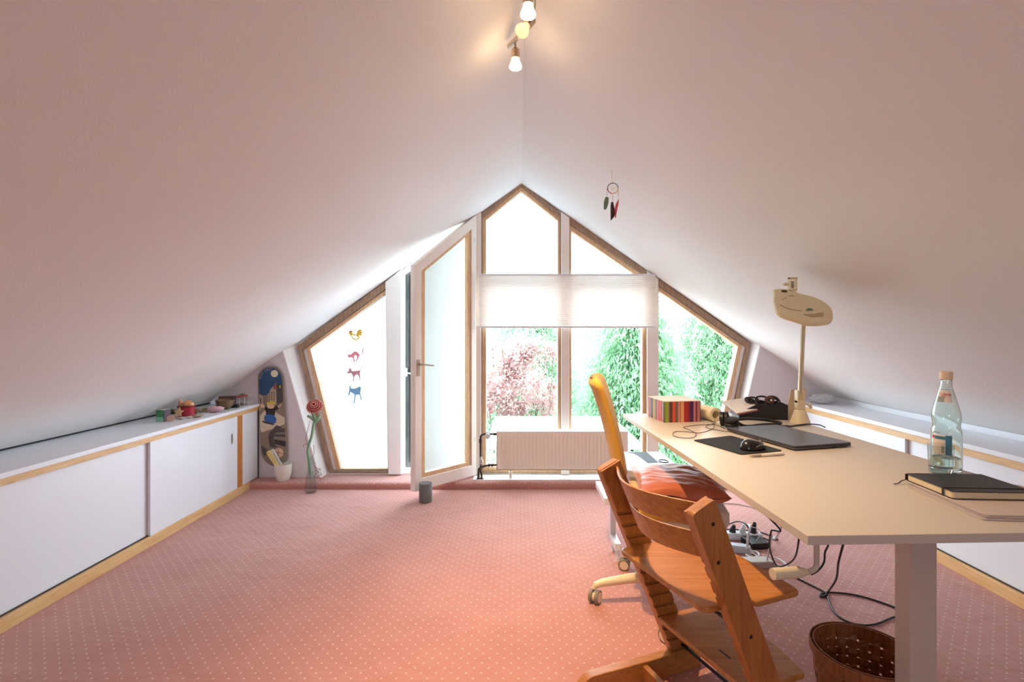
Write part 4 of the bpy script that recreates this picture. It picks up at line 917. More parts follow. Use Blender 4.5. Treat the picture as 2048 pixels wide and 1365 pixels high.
def rf(z):
    for (r0, z0), (r1, z1) in zip(outp, outp[1:]):
        if z0 <= z <= z1: return r0+(r1-r0)*(z-z0)/(z1-z0)
    return .04
VA = math.atan2(-by, -bx)
m = MB(); wrap(m, 0, VA-.95, VA+.35, .060, .122, rf); wrap(m, 1, VA-.05, VA+.35, .060, .122, rf, .0007); wrap(m, 1, VA-.75, VA+.35, .108, .118, rf, .0008); wrap(m, 3, VA-.30, VA-.12, .066, .088, rf, .0008); wrap(m, 2, VA-.98, VA-.78, .110, .118, rf, .001); wrap(m, 3, VA-.9, VA-.4, .126, .1305, rf)
m.build('body_label', LB, parent=t)
m = MB(); wrap(m, 0, VA-.9, VA+.55, .225, .262, rf, .0006); wrap(m, 3, VA-.9, VA-.2, .225, .2420, rf, .0009); wrap(m, 3, VA-.8, VA+.5, .264, .2655, rf, .0009); m.build('neck_label', LB, parent=t)
rv = Vector((math.cos(VA), math.sin(VA), 0)); tx = Vector((-rv.y, rv.x, 0))
def ltext(s, size, z, off, mt, name='lettering'):
    r = rf(z+size*.3)+.0035; x = tx; y = (Vector((0, 0, 1))-rv*.35).normalized() if z > .2 else Vector((0, 0, 1)); o_ = Vector((bx, by, DZ+z))+rv*r+x*off; nn = x.cross(y)
    mm = Matrix(((x.x, y.x, nn.x, o_.x), (x.y, y.y, nn.y, o_.y), (x.z, y.z, nn.z, o_.z), (0, 0, 0, 1))); text(name, s, size, mm, mt, t, .0001)
ltext('uine', .015, .2465, .0, LB[2]); ltext('LLE', .007, .241, -.006, LB[2])
gx, gy = 1.305, 1.552; T = Matrix.Translation((gx, gy, DZ)); pr = [(0, 0), (.026, 0), (.0275, .004)]
for k in range(10): z = .03+k*.0062; pr += [(.0290+.0045*(z/.1), z), (.0283+.0045*(z/.1), z+.003)]
pr += [(.0345, .097), (.0345, .1), (.0325, .1), (.0315, .07), (.029, .03), (.026, .012), (0, .012)]
t = thing('drinking_glass', (gx, gy, DZ), 'ribbed clear drinking glass in front of the water bottle', 'glass')
m = MB(); m.lathe(pr, 40, T); m.build('tumbler', M['thin'], parent=t, smooth='all')
m = MB(); m.lathe([(0, .0125), (.0255, .0125), (.0282, .028), (0, .028)], 32, T); m.build('water', M['clear'], parent=t, smooth=True)
m = MB(); m.cur = 0; g = [[T @ Vector((.0306*math.cos(VA-1.2+2.4*k/14), .0306*math.sin(VA-1.2+2.4*k/14), z)) for k in range(15)] for z in (.033, .036)]; m.surf(g); m.build('printed_band', mat('band_grey', '#5a5f70', .5), parent=t)
# papers and black notebook
pc = [dp(1965, 1042), dp(1808, 972)]; e_ = (pc[1]-pc[0]).normalized(); f_ = Vector((e_.y, -e_.x, 0))
zt_ = DZ
for k, (dx, dy, rot_, hh, lab) in enumerate(((0, 0, 0, .004, 'bottom white paper folder of the pile under the black notebook'), (.010, .006, -1.5, .003, 'middle paper folder of the pile under the black notebook'), (.018, .012, .8, .003, 'top paper folder directly under the black notebook'))):
    T = Matrix.Translation(pc[0]+f_*dx+e_*dy) @ Matrix.Rotation(math.atan2(f_.y, f_.x)+R(rot_), 4, 'Z'); T.translation.z = zt_
    m = MB(); m.prism(rounded([(0, 0), (.297, 0), (.297, .262), (0, .262)], .006), .0002, hh, 'z', T); o = m.build('paper_folder', mat('folder_'+'abc'[k], ('#b9aeab', '#a89d9b', '#c4b8b0')[k], .7), bevel=.0006)
    setp(o, lab, 'papers', 'paper folders under the notebook')
    zt_ += hh
n0 = P(1906, 1003, 1.31); T = Matrix.Translation((n0.x, n0.y, zt_)) @ Matrix.Rotation(R(-3), 4, 'Z'); BW, BD_, BH = .215, .175, .021
t = thing('black_notebook', tuple(n0), 'closed black notebook with an elastic band on the paper pile', 'notebook')
BC = mat('notebook_black', '#15110f', .45, bump=.2, scale=400)
m = MB(); rp = rounded([(0, 0), (BW, 0), (BW, BD_), (0, BD_)], [.012, .002, .002, .012]); m.prism(rp, 0.0002, .0022, 'z', T); m.prism(rp, BH-.002, BH, 'z', T); m.box((0, BD_-.002, .002), (BW, BD_, BH-.002), T); m.build('cover', BC, parent=t, bevel=.0005)
m = MB(); m.prism(rounded([(.003, .003), (BW-.003, .003), (BW-.003, BD_-.003), (.003, BD_-.003)], .01), .0022, BH-.002, 'z', T); m.build('pages', mat('page_edges', '#e2d0ae', .8, bump=.5, scale=900), parent=t)
m = MB(); m.box((-.0012, .030, -.0), (-.0002, .036, BH+.001), T); m.box((-.001, .030, BH), (BW, .036, BH+.0012), T); m.build('elastic_band', mat('elastic', '#0d0b0b', .6), parent=t)
m = MB(); r0 = T @ Vector((.004, BD_-.004, .004)); m.tube(spline([r0, r0+Vector((-.02, -.004, -.004)), r0+Vector((-.035, -.01, -.010)), r0+Vector((-.045, -.006, -.012))], 5), .0022, 6, flat=.4); m.build('ribbon', BC, parent=t)

# crumpled tissue at the far corner of the desk
m = MB(); c = dp(1303, 832)+Vector((0, 0, .013)); m.sphere(c, .022, 14, 10, (1, 1, .7), fn=lambda d: 1+.35*noise.noise(d*3.1)); setp(m.build('crumpled_tissue', M['paper']), 'small crumpled white tissue behind the striped box', 'tissue')

# ------------------------------------------------------------------ things on the left worktop
ZL = .641
def lp(px, py): Y = (EYE-ZL)*F/(py-CY); return P(px, py, Y)
a = lp(322, 844); t = thing('small_box', tuple(a), 'small green and mint box with a maroon side, leftmost on the left worktop', 'box')
GB = [mat('box_green', '#3f7d4c', .5), mat('box_mint', '#8fc4a8', .5), mat('box_maroon', '#4a2c3a', .5), mat('box_pale', '#cfc9c4', .5)]
T = rotz((a.x, a.y+.02, ZL), -12); m = MB(); m.cur = 0; m.box((-.034, -.02, .028), (.022, .03, .073), T); m.cur = 1; m.box((-.034, -.02, 0), (.022, .03, .028), T); m.cur = 2; m.box((.022, -.0195, 0), (.026, .0295, .072), T); m.cur = 3; m.box((-.03, -.016, .073), (.020, .026, .074), T)
m.build('box_body', GB, parent=t)
def disc(px, py, r, h, tilt, col, lab, nm='wooden_disc', cat='disc', grp=None, holes=True):
    a = lp(px, py); m = MB()
    if tilt: T = Matrix.Translation((a.x, a.y, ZL+r)) @ Matrix.Rotation(R(35), 4, 'Z') @ Matrix.Rotation(R(82), 4, 'X')
    else: T = Matrix.Translation((a.x, a.y, ZL))
    m.lathe([(0, 0), (r*.92, 0), (r, h*.2), (r, h*.8), (r*.92, h), (0, h)], 24, T); o = m.build(nm, mat('m_'+lab.split()[0]+str(px), col, .7, var=.15, vscale=40), smooth=True); setp(o, lab, cat, grp); return o
disc(341, 844, .021, .012, True, '#c9a594', 'round pale wooden wheel with a centre hole, beside the green box')
def stone(px, py, rx, ry, h, col, lab, cat='stone', grp='pebbles on the left worktop', nm='pebble', sd=0):
    a = lp(px, py); m = MB(); m.sphere((a.x, a.y+ry, ZL+h*.5), 1, 20, 12, (rx, ry, h*.5), fn=lambda d: 1+(.13*noise.noise(d*1.6+Vector((sd, 0, 0))) if sd != 3 else .45*noise.noise(d*2.3)+.12*noise.noise(d*6)))
    o = m.build(nm, mat('stone_%d_%d' % (px, py), col, .65, var=.12, vscale=30, bump=.3, scale=100), smooth='all'); o.location.z = ZL; setp(o, lab, cat, grp); return o
for px, py, rx, ry, h, c_, lab in ((341, 829.5, .030, .018, .034, '#6d5a4c', 'dark brown pebble behind the wooden wheel'), (350, 835, .016, .012, .018, '#d0b8aa', 'small pinkish pebble just right of the wooden wheel'),
    (352, 839, .013, .010, .011, '#b8a390', 'tiny tan pebble in front of the red cup'), (359, 840, .020, .012, .013, '#c4a898', 'oblong pinkish pebble in front of the star'), (375, 838, .022, .014, .015, '#cbbba6', 'cream pebble in front of the red cup'),
    (390, 836, .032, .018, .016, '#b3a287', 'large flat tan pebble at the front right of the red cup'), (400, 832.5, .016, .012, .012, '#c6b79e', 'small cream pebble at the right end of the pebbles'), (389, 829.5, .021, .014, .022, '#7b6c58', 'dark grey brown pebble between the red cup and flat pebble'), (392, 827, .028, .02, .032, '#94856f', 'big rounded olive brown pebble right of the red cup')):
    stone(px, py, rx, ry, h, c_, lab, sd=px)
m = MB(); a = lp(405, 824.5)
for k in range(3): m.tube([Vector((a.x+.033*math.cos(q_), a.y+.02+.026*math.sin(q_), ZL+.005+.006*k+.002*math.sin(3*q_+k))) for q_ in [i*math.pi/12 for i in range(24)]], .004, 7, closed=True)
setp(m.build('braided_bracelet', mat('bronze_braid', '#9c8a5c', .45, metal=.4), smooth=True), 'coiled bronze bracelet between the pebbles and pink quartz', 'bracelet')
o = stone(425, 826.5, .056, .03, .040, '#dcb6c0', 'rough pink rose quartz lump on the left worktop', 'crystal', None, 'rose_quartz', 3)
if 'group' in o: del o['group']
# red cup with wooden pieces
a = lp(364, 833.5); t = thing('red_cup', (a.x, a.y+.04, ZL), 'glossy red cup filled with orange gourds on the left worktop', 'cup')
T = Matrix.Translation((a.x, a.y+.045, ZL)); m = MB(); m.lathe([(0, .001), (.046, .001), (.050, .006), (.051, .062), (.053, .068), (.049, .068), (.046, .012), (0, .010)], 36, T); m.build('cup_body', mat('red_gloss', '#b02a3c', .2), parent=t, smooth=True)
m = MB(); m.tube([T @ Vector((.0535*math.cos(q_), .0535*math.sin(q_), .063)) for q_ in [i*math.pi/16 for i in range(32)]], .0035, 8, closed=True); m.build('rim_band', mat('maroon_band', '#5a1a2a', .5), parent=t, smooth=True)
for (dx, dz, r_, c_, lab) in ((.010, .079, .027, '#dc9c66', 'big ribbed orange gourd in the middle of the red cup'), (.034, .073, .019, '#e8b487', 'pale orange gourd at the right rim of the red cup'), (-.017, .071, .018, '#d2a184', 'small pinkish gourd at the centre left of the red cup')):
    m = MB(); m.sphere((a.x+dx, a.y+.04, ZL+dz), r_, 24, 14, (1, 1, .85), fn=lambda d: 1+.07*math.cos(8*math.atan2(d.y, d.x))); setp(m.build('gourd', mat('gourd_'+c_[1:], c_, .5), smooth='all'), lab, 'gourd', 'gourds in the red cup')
m = MB(); m.tube(spline([(a.x-.038, a.y+.045, ZL+.02), (a.x-.042, a.y+.045, ZL+.08), (a.x-.048, a.y+.043, ZL+.108)], 6), [.006, .007, .009, .011, .012, .012, .012, .012, .011, .010, .009, .007, .004], 12); setp(m.build('wooden_peg', mat('peg_tan', '#d9a484', .6), smooth=True), 'rounded tan wooden peg sticking up at the cup\'s left', 'peg')
m = MB(); star = []
for k in range(10): q_ = math.pi/2+k*math.pi/5; r_ = .036 if k % 2 == 0 else .018; star.append((r_*math.cos(q_), r_*math.sin(q_)))
T = Matrix.Translation((a.x-.004, a.y-.026, ZL+.032)) @ Matrix.Rotation(R(-14), 4, 'X') @ Matrix.Rotation(R(90), 4, 'X'); m.prism(star, -.003, .003, 'z', T)
setp(m.build('wooden_star', mat('star_tan', '#dcb488', .6), bevel=.002), 'tan wooden star leaning on the front of the red cup', 'star')
# brass bowl, black tin, dark box, jar
a = lp(442, 821); T = Matrix.Translation((a.x, a.y+.05, ZL)); m = MB(); m.lathe([(0, .001), (.026, .001), (.032, .004), (.054, .030), (.063, .062), (.064, .070), (.061, .070), (.060, .062), (.050, .032), (.028, .010), (0, .008)], 40, T)
setp(m.build('brass_bowl', mat('old_brass', '#7d6a50', .4, metal=.55, var=.2, vscale=30), smooth=True), 'dark brass singing bowl near the end of the left worktop', 'bowl')
T = rotz((-2.268, 3.92, ZL), 4); m = MB(); m.box((-.06, -.025, 0), (.055, .02, .068), T); setp(m.build('wooden_box', wood('dark_box_wood', '#5c3a34', '#7a4e44', axis='X'), bevel=.002), 'dark reddish wooden box behind the brass bowl', 'box')
a = lp(465, 816.5); T = rotz((a.x, a.y+.02, ZL), 5); m = MB(); m.prism(rounded([(-.05, -.018), (.034, -.018), (.034, .018), (-.05, .018)], .008), 0, .024, 'z', T); setp(m.build('black_case', mat('case_black', '#22242c', .4), bevel=.002), 'small flat black case between the bowl and the jar', 'case')
jx, jy = -2.155, 3.915; t = thing('glass_jar', (jx, jy, ZL), 'clear jar with a red lid at the far end of the left worktop', 'jar'); T = Matrix.Translation((jx, jy, ZL))
m = MB(); m.lathe([(0, 0), (.034, 0), (.037, .004), (.037, .062), (.035, .062), (.034, .006), (0, .004)], 32, T); m.build('jar_body', M['glass'], parent=t, smooth=True)
m = MB(); m.lathe([(0, .062), (.041, .062), (.041, .070), (.030, .078), (0, .079)], 32, T); m.build('lid', mat('lid_red', '#a8463e', .4), parent=t, smooth=True)
m = MB(); m.lathe([(0, .079), (.018, .079), (.014, .086), (0, .087)], 20, T); m.build('lid_badge', mat('badge_green', '#4f6a48', .5), parent=t, smooth=True)
m = MB(); m.lathe([(0, .0045), (.033, .0065), (.033, .014), (0, .013)], 24, T); m.build('jar_contents', mat('jar_fill', '#b08a80', .8, bump=1, scale=200), parent=t)
for q_ in (-.6, -1.6, -2.6):
    m = MB(); c_ = Vector((jx+.0372*math.cos(q_), jy+.0372*math.sin(q_), ZL)); m.box(c_+Vector((-.002, -.002, .004)), c_+Vector((.002, .002, .062))); m.build('jar_rib', M['white_plastic'], parent=t)
# crumpled clear bag on the right worktop
c = P(1642, 797, 3.84); c.z = .66
m = MB(); m.sphere((c.x, c.y-.02, .712), .05, 30, 20, (1.85, .8, .75), fn=lambda d: 1+.22*noise.noise(d*3.3)+.10*noise.noise(d*9)); m2 = m.build('plastic_bag', None or mat('crumpled_plastic', '#dedddc', .25, trans=.35), smooth=False)
m2.location.z = .66; setp(m2, 'crumpled translucent plastic bag on the right worktop behind the lamp', 'plastic bag')

# ------------------------------------------------------------------ printer on its low table
t = thing('side_table', (.70, 2.73, 0), 'low white side table under the printer beside the desk', 'table')
zt_ = .345
m = MB(); m.box((.445, 2.595, zt_-.034), (.93, 2.90, zt_)); m.build('tabletop', M['white_plastic'], parent=t, bevel=.002)
for xx in (.503, .87):
    m = MB(); m.box((xx, 2.745, .10), (xx+.030, 2.785, zt_-.034)); m.build('leg', M['white_plastic'], parent=t, bevel=.001)
    m = MB(); m.box((xx, 2.62, .065), (xx+.032, 2.785, .10)); sb = m.build('base_rail', M['white_plastic'], parent=t, bevel=.001)
    for yy in (2.64, 2.765): m = MB(); m.cyl((xx+.016, yy, 0), (xx+.016, yy, .065), .011); m.build('foot', M['white_plastic'], parent=sb, smooth=True)
m = MB(); m.tube(spline([P(1201, 977, 2.70)+Vector((0, 0, .0)), P(1204, 981, 2.70), P(1202, 985, 2.68), P(1206, 988, 2.66), P(1207, 982, 2.70)], 5), .0015, 5); 
t = thing('printer', (.70, 2.76, zt_), 'white printer with a black glossy top stripe on the low table', 'printer')
PX0, PX1, PY0, PY1, PZ = .553, .845, 2.555, 2.97, .50
m = MB(); m.prism(rounded([(PX0, PY0), (PX1, PY0), (PX1, PY1), (PX0, PY1)], .025), PZ-.035, PZ, 'z'); m.build('top_cover', M['white_plastic'], parent=t, bevel=.006, seg=3)
m = MB(); m.prism(rounded([(PX0+.012, PY0+.015), (PX1-.012, PY0+.015), (PX1-.012, PY1-.01), (PX0+.012, PY1-.01)], .02), zt_+.0005, PZ-.035, 'z'); m.build('printer_body', mat('printer_grey', '#c3bfc2', .5), parent=t, bevel=.004)
def pp(a, b): # zoomed photo px -> printer top plane
    x, y = 1215+a/12.047, 885+b/12.047; Y = (EYE-PZ)*F/(y-CY); q = P(x, y, Y); return (q.x, q.y)
m = MB(); m.prism([pp(*q_) for q_ in ((420, 240), (940, 235), (1220, 485), (970, 500), (800, 370), (680, 300), (600, 265))], PZ+.0003, PZ+.0012, 'z'); m.build('black_stripe', mat('gloss_black', '#07080b', .5, spec=.25), parent=t)
m = MB(); cc_ = pp(1350, 462); m.tube([Vector((cc_[0]+.024*math.cos(a), cc_[1]+.030*math.sin(a), PZ+.001)) for a in [i*math.pi/12 for i in range(24)]], .0028, 6, closed=True); m.build('button_ring', M['black'], parent=t)
m = MB()
for s0, s1 in (((445, 360), (540, 470)), ((1170, 510), (1250, 580)), ((1220, 230), (1540, 470)), ((1230, 487), (1540, 480))):
    a, b = pp(*s0), pp(*s1); m.tube([(a[0], a[1], PZ+.0004), (b[0], b[1], PZ+.0004)], .0007, 4)
m.build('panel_seams', M['rubber'], parent=t)

# ------------------------------------------------------------------ office chair
OC = Vector((.655, 2.257, 0)); OR = -11
t = thing('office_chair', tuple(OC), 'yellow swivel office chair with cream castor base facing the desk', 'chair')
T = rotz(OC, OR); YF = mat('yellow_fabric', '#dfa93c', .85, bump=.8, scale=420, sheen=.2); CF = mat('cream_shell', '#ded6c4', .5)
bp_ = spline([Vector((-.295, 0, 1.005)), Vector((-.272, 0, .96)), Vector((-.248, 0, .89)), Vector((-.222, 0, .80)), Vector((-.198, 0, .70)), Vector((-.178, 0, .60)), Vector((-.165, 0, .52))], 6)
m = MB(); NCs = 28; vs = []; nb_ = len(bp_)
for i, c in enumerate(bp_):
    f = i/(nb_-1); hw = .205*(1-.35*max(0, (.14-f)/.14)**2)*(1-.12*f); th = .026*(min(1, (f+.0002)/.07)**.5)
    d = (bp_[min(i+1, nb_-1)]-bp_[max(i-1, 0)]).normalized(); nn = Vector((-d.z, 0, d.x))
    for k in range(NCs):
        a = 2*math.pi*k/NCs; ca_, sa_ = math.cos(a), math.sin(a); yy = hw*(abs(ca_)**.45)*(1 if ca_ > 0 else -1); zz = th*(abs(sa_)**.8)*(1 if sa_ > 0 else -1)
        vs.append(c+Vector((-.03*(1-(yy/.205)**2), yy, 0))+nn*zz)
fs = [(i*NCs+k, i*NCs+(k+1) % NCs, (i+1)*NCs+(k+1) % NCs, (i+1)*NCs+k) for i in range(nb_-1) for k in range(NCs)]+[list(range(NCs)), [(nb_-1)*NCs+k for k in range(NCs)][::-1]]
m.add(vs, fs, T); bk = m.build('backrest', YF, parent=t, smooth='all')
m = MB(); m.tube([T @ (c+Vector((-.004, -.203*(1-.12*i/(nb_-1)), 0))) for i, c in enumerate(bp_) if i > 7], .0010, 5); m.build('seam', mat('seam_brown', '#a8742a', .8), parent=bk)
m = MB(); sp = rounded([(-.20, -.20), (.195, -.22), (.195, .22), (-.20, .20)], [.06, .03, .03, .06], 6); m.prism(sp, .425, .475, 'z', T); m.build('seat', YF, parent=t, bevel=.018, seg=4, smooth=True)
m = MB(); m.prism(rounded([(-.19, -.19), (.235, -.215), (.235, .215), (-.19, .19)], .06), .395, .427, 'z', T); m.prism(rounded([(.197, -.2), (.238, -.2), (.238, .2), (.197, .2)], .015), .42, .478, 'z', T); m.build('seat_shell', CF, parent=t, bevel=.01, seg=3, smooth=True)
m = MB(); m.tube(spline([T @ Vector((-.10, 0, .40)), T @ Vector((-.19, 0, .40)), T @ Vector((-.205, 0, .46)), T @ Vector((-.20, 0, .60))], 6), .016, 12); m.build('back_bracket', CF, parent=t, smooth=True)
m = MB(); m.cyl(OC+Vector((0, 0, .13)), OC+Vector((0, 0, .40)), .019); m.cyl(OC+Vector((0, 0, .13)), OC+Vector((0, 0, .26)), .027); m.build('gas_column', M['black'], parent=t, smooth=True)
m = MB(); m.lathe([(0, .07), (.04, .07), (.045, .09), (.038, .135), (0, .14)], 24, Matrix.Translation(OC)); m.build('hub', M['cream'], parent=t, smooth=True)
for k in range(5):
    a = R(184+72*k); d = Vector((math.cos(a), math.sin(a), 0)); e = OC+d*.315
    m = MB(); m.tube([OC+d*.02+Vector((0, 0, .112)), OC+d*.16+Vector((0, 0, .102)), OC+d*.28+Vector((0, 0, .088)), OC+d*.312+Vector((0, 0, .078)), OC+d*.322+Vector((0, 0, .062))], [.024, .021, .017, .015, .009], 12); arm_ = m.build('base_arm', M['cream'], parent=t, smooth=True)
    sd = Vector((-math.sin(a+.9), math.cos(a+.9), 0)); w0 = e+Vector((0, 0, .029))
    for s_ in (-1, 1):
        m = MB(); m.tube([w0+sd*s_*.006, w0+sd*s_*.008, w0+sd*s_*.021, w0+sd*s_*.023], [.024, .029, .029, .025], 24); wh = m.build('castor_wheel', M['rubber'], parent=arm_, smooth=True)
    m = MB(); m.tube([w0-sd*.0245, w0+sd*.0245], .021, 20); m.build('castor_cover', mat('castor_cream', '#ead9b8', .4), parent=arm_, smooth=True)
# cushion
PC = OC+T.to_3x3() @ Vector((.035, .0, .0)); TP = rotz((PC.x+.012, PC.y-.012, .530), -9)
m = MB(); N = 44; top = []; bot = []
def pil(u, v, s):
    e = max(0, (1-abs(u)**3.2))*max(0, (1-abs(v)**3.2)); h = (e**.42)
    x = .186*u*(1-.10*(1-abs(v)**2)*abs(u)**4); y = .215*v*(1-.10*(1-abs(u)**2)*abs(v)**4)
    q = Vector((u*3, v*3, 0)); wr_ = .012*noise.noise(Vector((u*3+v*1.5, v*6+u*2, 3)))+.006*noise.noise(Vector((u*5, v*11+u*3, 7)))
    wr_ *= (.35+.9*max(0, u+.1))
    if s > 0: z = .052*h*(1+.12*u)+wr_*min(1, h*1.4)+.008*noise.noise(q*.6)
    else: z = -.045*h
    return TP @ Vector((x, y, z+(.012*(abs(u*v)**4))))
for i in range(N+1): top.append([pil(-1+2*i/N, -1+2*j/N, 1) for j in range(N+1)]); bot.append([pil(-1+2*i/N, -1+2*j/N, -1) for j in range(N+1)][::-1])
m.surf(top[::-1]); m.surf(bot[::-1]); 
setp(m.build('cushion', mat('rust_satin', '#b5603c', .42, sheen=.5, var=.08, vscale=8), smooth='all'), 'wrinkled rust orange cushion lying on the yellow office chair', 'cushion')

# ------------------------------------------------------------------ wooden high chair style desk chair
PH = 22; CO = Vector((.687, 1.605, 0)); TC = Matrix.Translation(CO) @ Matrix(((math.cos(R(PH)), math.sin(R(PH)), 0, 0), (math.sin(R(PH)), -math.cos(R(PH)), 0, 0), (0, 0, 1, 0), (0, 0, 0, 1)))
# local x forward, y towards camera side, z up (left-handed: faces are flipped on build)
class MC(MB):
    def add(s, vs, fs, T=None): return MB.add(s, vs, [list(f)[::-1] for f in fs], T)
WB = wood('beech_stain', '#985c26', '#b37638', rough=.38, axis='Z', coat=.3, scale=5); WS = wood('beech_stain_flat', '#a0642b', '#bd8142', rough=.38, axis='X', coat=.3, scale=5)
t = thing('wooden_chair', tuple(CO), 'orange brown wooden chair with adjustable seat and foot plates beside the desk', 'chair')
def xc(z): return -.33*z/.76
HW = .040; ax_ = Vector((-.398, .917)); nn_ = Vector((.917, .398))
for s_ in (-1, 1):
    Tt = Vector((xc(.762), .762)); prof = [(xc(.03)-.0435, .03), (xc(.03)+.0435, .03), tuple(Tt+nn_*HW), tuple(Tt-nn_*HW)]
    prof = rounded(prof, [.004, .004, .014, .014], 4)
    m = MC(); yo, yi = s_*.2325, s_*.206; m.prism(prof, min(yo, yi), max(yo, yi), 'y', TC)
    # inner ribs between the grooves
    lo_, hi_ = min(yi, s_*.1975), max(yi, s_*.1975); z = .05
    while z < .60:
        z2 = z+.030; m.prism([(xc(z)-.043, z), (xc(z)+.043, z), (xc(z2)+.043, z2), (xc(z2)-.043, z2)], lo_, hi_, 'y', TC); z += .0425
    Tq = Vector((xc(.760), .760)); m.prism([(xc(z)-.043, z), (xc(z)+.043, z), tuple(Tq+nn_*.039), tuple(Tq-nn_*.039)], lo_, hi_, 'y', TC)
    up1 = m.build('side_upright', WB, parent=t, bevel=.004, seg=3)
    for bx_, bz_ in ((-.301, .714), (-.2835, .613), (-.173, .398)):
        m = MC(); m.tube([TC @ Vector((bx_, s_*.2328, bz_)), TC @ Vector((bx_, s_*.230, bz_))], .0055, 14); m.build('bolt', M['black'], parent=up1)
    m = MC(); m.prism(rounded([(-.445, 0), (.048, 0), (.048, .072), (-.415, .078), (-.445, .05)], [.008, .004, .004, .02, .012]), s_*.2325 if s_ < 0 else .1975, -.1975 if s_ < 0 else .2325, 'y', TC); m.build('base_runner', WS, parent=t, bevel=.005, seg=3)
def rest(z0, z1, nm):
    m = MB(); g = []; NY_ = 30; rows = ((z0, 0), (z1, 0)); th = .009; ring_ = []
    for j in range(NY_+1):
        y = -.200+.400*j/NY_; bow = -.082*(math.cos(math.pi*y/.40)**1.1 if abs(y) < .1999 else 0)
        dxl = .017
        zm = 0; tp = .012*(1-min(1, (.2-abs(y))/.05))
        a0 = TC @ Vector((xc(z0)+bow+dxl, y, z0+tp)); a1 = TC @ Vector((xc(z0)+bow+dxl+th, y, z0+tp)); b1 = TC @ Vector((xc(z1)+bow+dxl+th, y, z1)); b0 = TC @ Vector((xc(z1)+bow+dxl, y, z1))
        ring_.append([a0, a1, b1, b0])
    vs = [p_ for r_ in ring_ for p_ in r_]; fs = []
    for j in range(NY_):
        for k in range(4): k2 = (k+1) % 4; fs.append((j*4+k, (j+1)*4+k, (j+1)*4+k2, j*4+k2))
    fs += [(0, 1, 2, 3), tuple(NY_*4+k for k in (3, 2, 1, 0))]
    m.add(vs, fs); m.build(nm, WS, parent=t, smooth=True, bevel=.003, seg=2)
rest(.683, .757, 'backrest'); rest(.590, .668, 'backrest')
m = MC(); front = [(.02+.012*math.cos(math.pi*y/.46), y) for y in [(-.225+.45*i/12) for i in range(13)]]
sp = [(-.30, .2), (-.30, -.2), (-.155, -.2), (-.14, -.225)]+front+[(-.14, .225), (-.155, .2)]
sp = rounded(sp, [.03, .03, .005, .01]+[.03]+[.0]*11+[.03]+[.01, .005], 4); m.prism(sp, .464, .482, 'z', TC); m.build('seat', WS, parent=t, bevel=.005, seg=3)
m = MC(); front = [(.055+.055*math.cos(math.pi*y/.5), y) for y in [(-.20+.40*i/14) for i in range(15)]]
sp = [(-.142, .1985), (-.142, -.1985)]+front; m.prism(rounded(sp, [.015, .015]+[.02]+[0]*13+[.02], 4), .203, .221, 'z', TC); fp_ = m.build('foot_plate', WS, parent=t, bevel=.005, seg=3)
m = MC(); q = P(1436, 1310, 1.55); m.prism([(-.085, .025), (-.079, .025), (-.079, .07), (-.085, .07)], .2208, .2216, 'z', TC); m.build('slot', M['black'], parent=fp_)
for x, z, mt in ((-.038, .10, M['black']), (-.10, .345, M['black'])):
    m = MC(); m.tube([TC @ Vector((x, -.205, z)), TC @ Vector((x, .205, z))], .0055, 12); m.build('tie_rod', mt, parent=t, smooth=True)
m = MC(); m.box((-.205, -.1985, .012), (-.185, .1985, .066), TC); m.build('cross_board', WS, parent=t, bevel=.003)

# ------------------------------------------------------------------ waste basket
BX, BY = 1.035, 1.505; BHt = .25
t = thing('woven_basket', (BX, BY, 0), 'brown woven splint waste basket under the desk by its leg', 'basket')
WV = wood('splint', '#7a4526', '#9c5f36', axis='Z', rough=.5)
def br(z): return .108+.028*(z/BHt)
m = MB(); NS = 26
for k in range(NS):
    a = 2*math.pi*k/NS; wd = .0115; g = []
    for i in range(19):
        z = BHt*i/18; off = .0028*math.cos(math.pi*(i/1.5+k)); g.append([Vector((BX+(br(z)+off)*math.cos(a+d_), BY+(br(z)+off)*math.sin(a+d_), z)) for d_ in (-wd/.12, 0, wd/.12)])
    m.surf(g)
for b in range(9):
    zc = .012+b*.026; g = [[], [], []]
    for k in range(NS*4+1):
        a = 2*math.pi*k/(NS*4); off = -.0028*math.cos(math.pi*(zc/BHt*12+k/4))
        for i, dz in enumerate((-.0115, 0, .0115)): g[i].append(Vector((BX+(br(zc)+off)*math.cos(a), BY+(br(zc)+off)*math.sin(a), zc+dz)))
    m.surf(g)
m.build('woven_wall', WV, parent=t, solid=.0014)
m = MB(); m.lathe([(0, .002), (.105, .002), (.105, .006), (0, .006)], 32, Matrix.Translation((BX, BY, 0))); m.build('bottom', WV, parent=t)
m = MB(); r_ = br(BHt); m.lathe([(r_+.0035, BHt-.022), (r_+.0065, BHt-.022), (r_+.0065, BHt+.004), (r_+.0035, BHt+.004), (r_+.0035, BHt-.022)], 48, Matrix.Translation((BX, BY, 0)), close=False); m.lathe([(r_-.0065, BHt-.022), (r_-.0035, BHt-.022), (r_-.0035, BHt+.004), (r_-.0065, BHt+.004), (r_-.0065, BHt-.022)], 48, Matrix.Translation((BX, BY, 0)), close=False); m.build('rim', WV, parent=t, smooth=True)

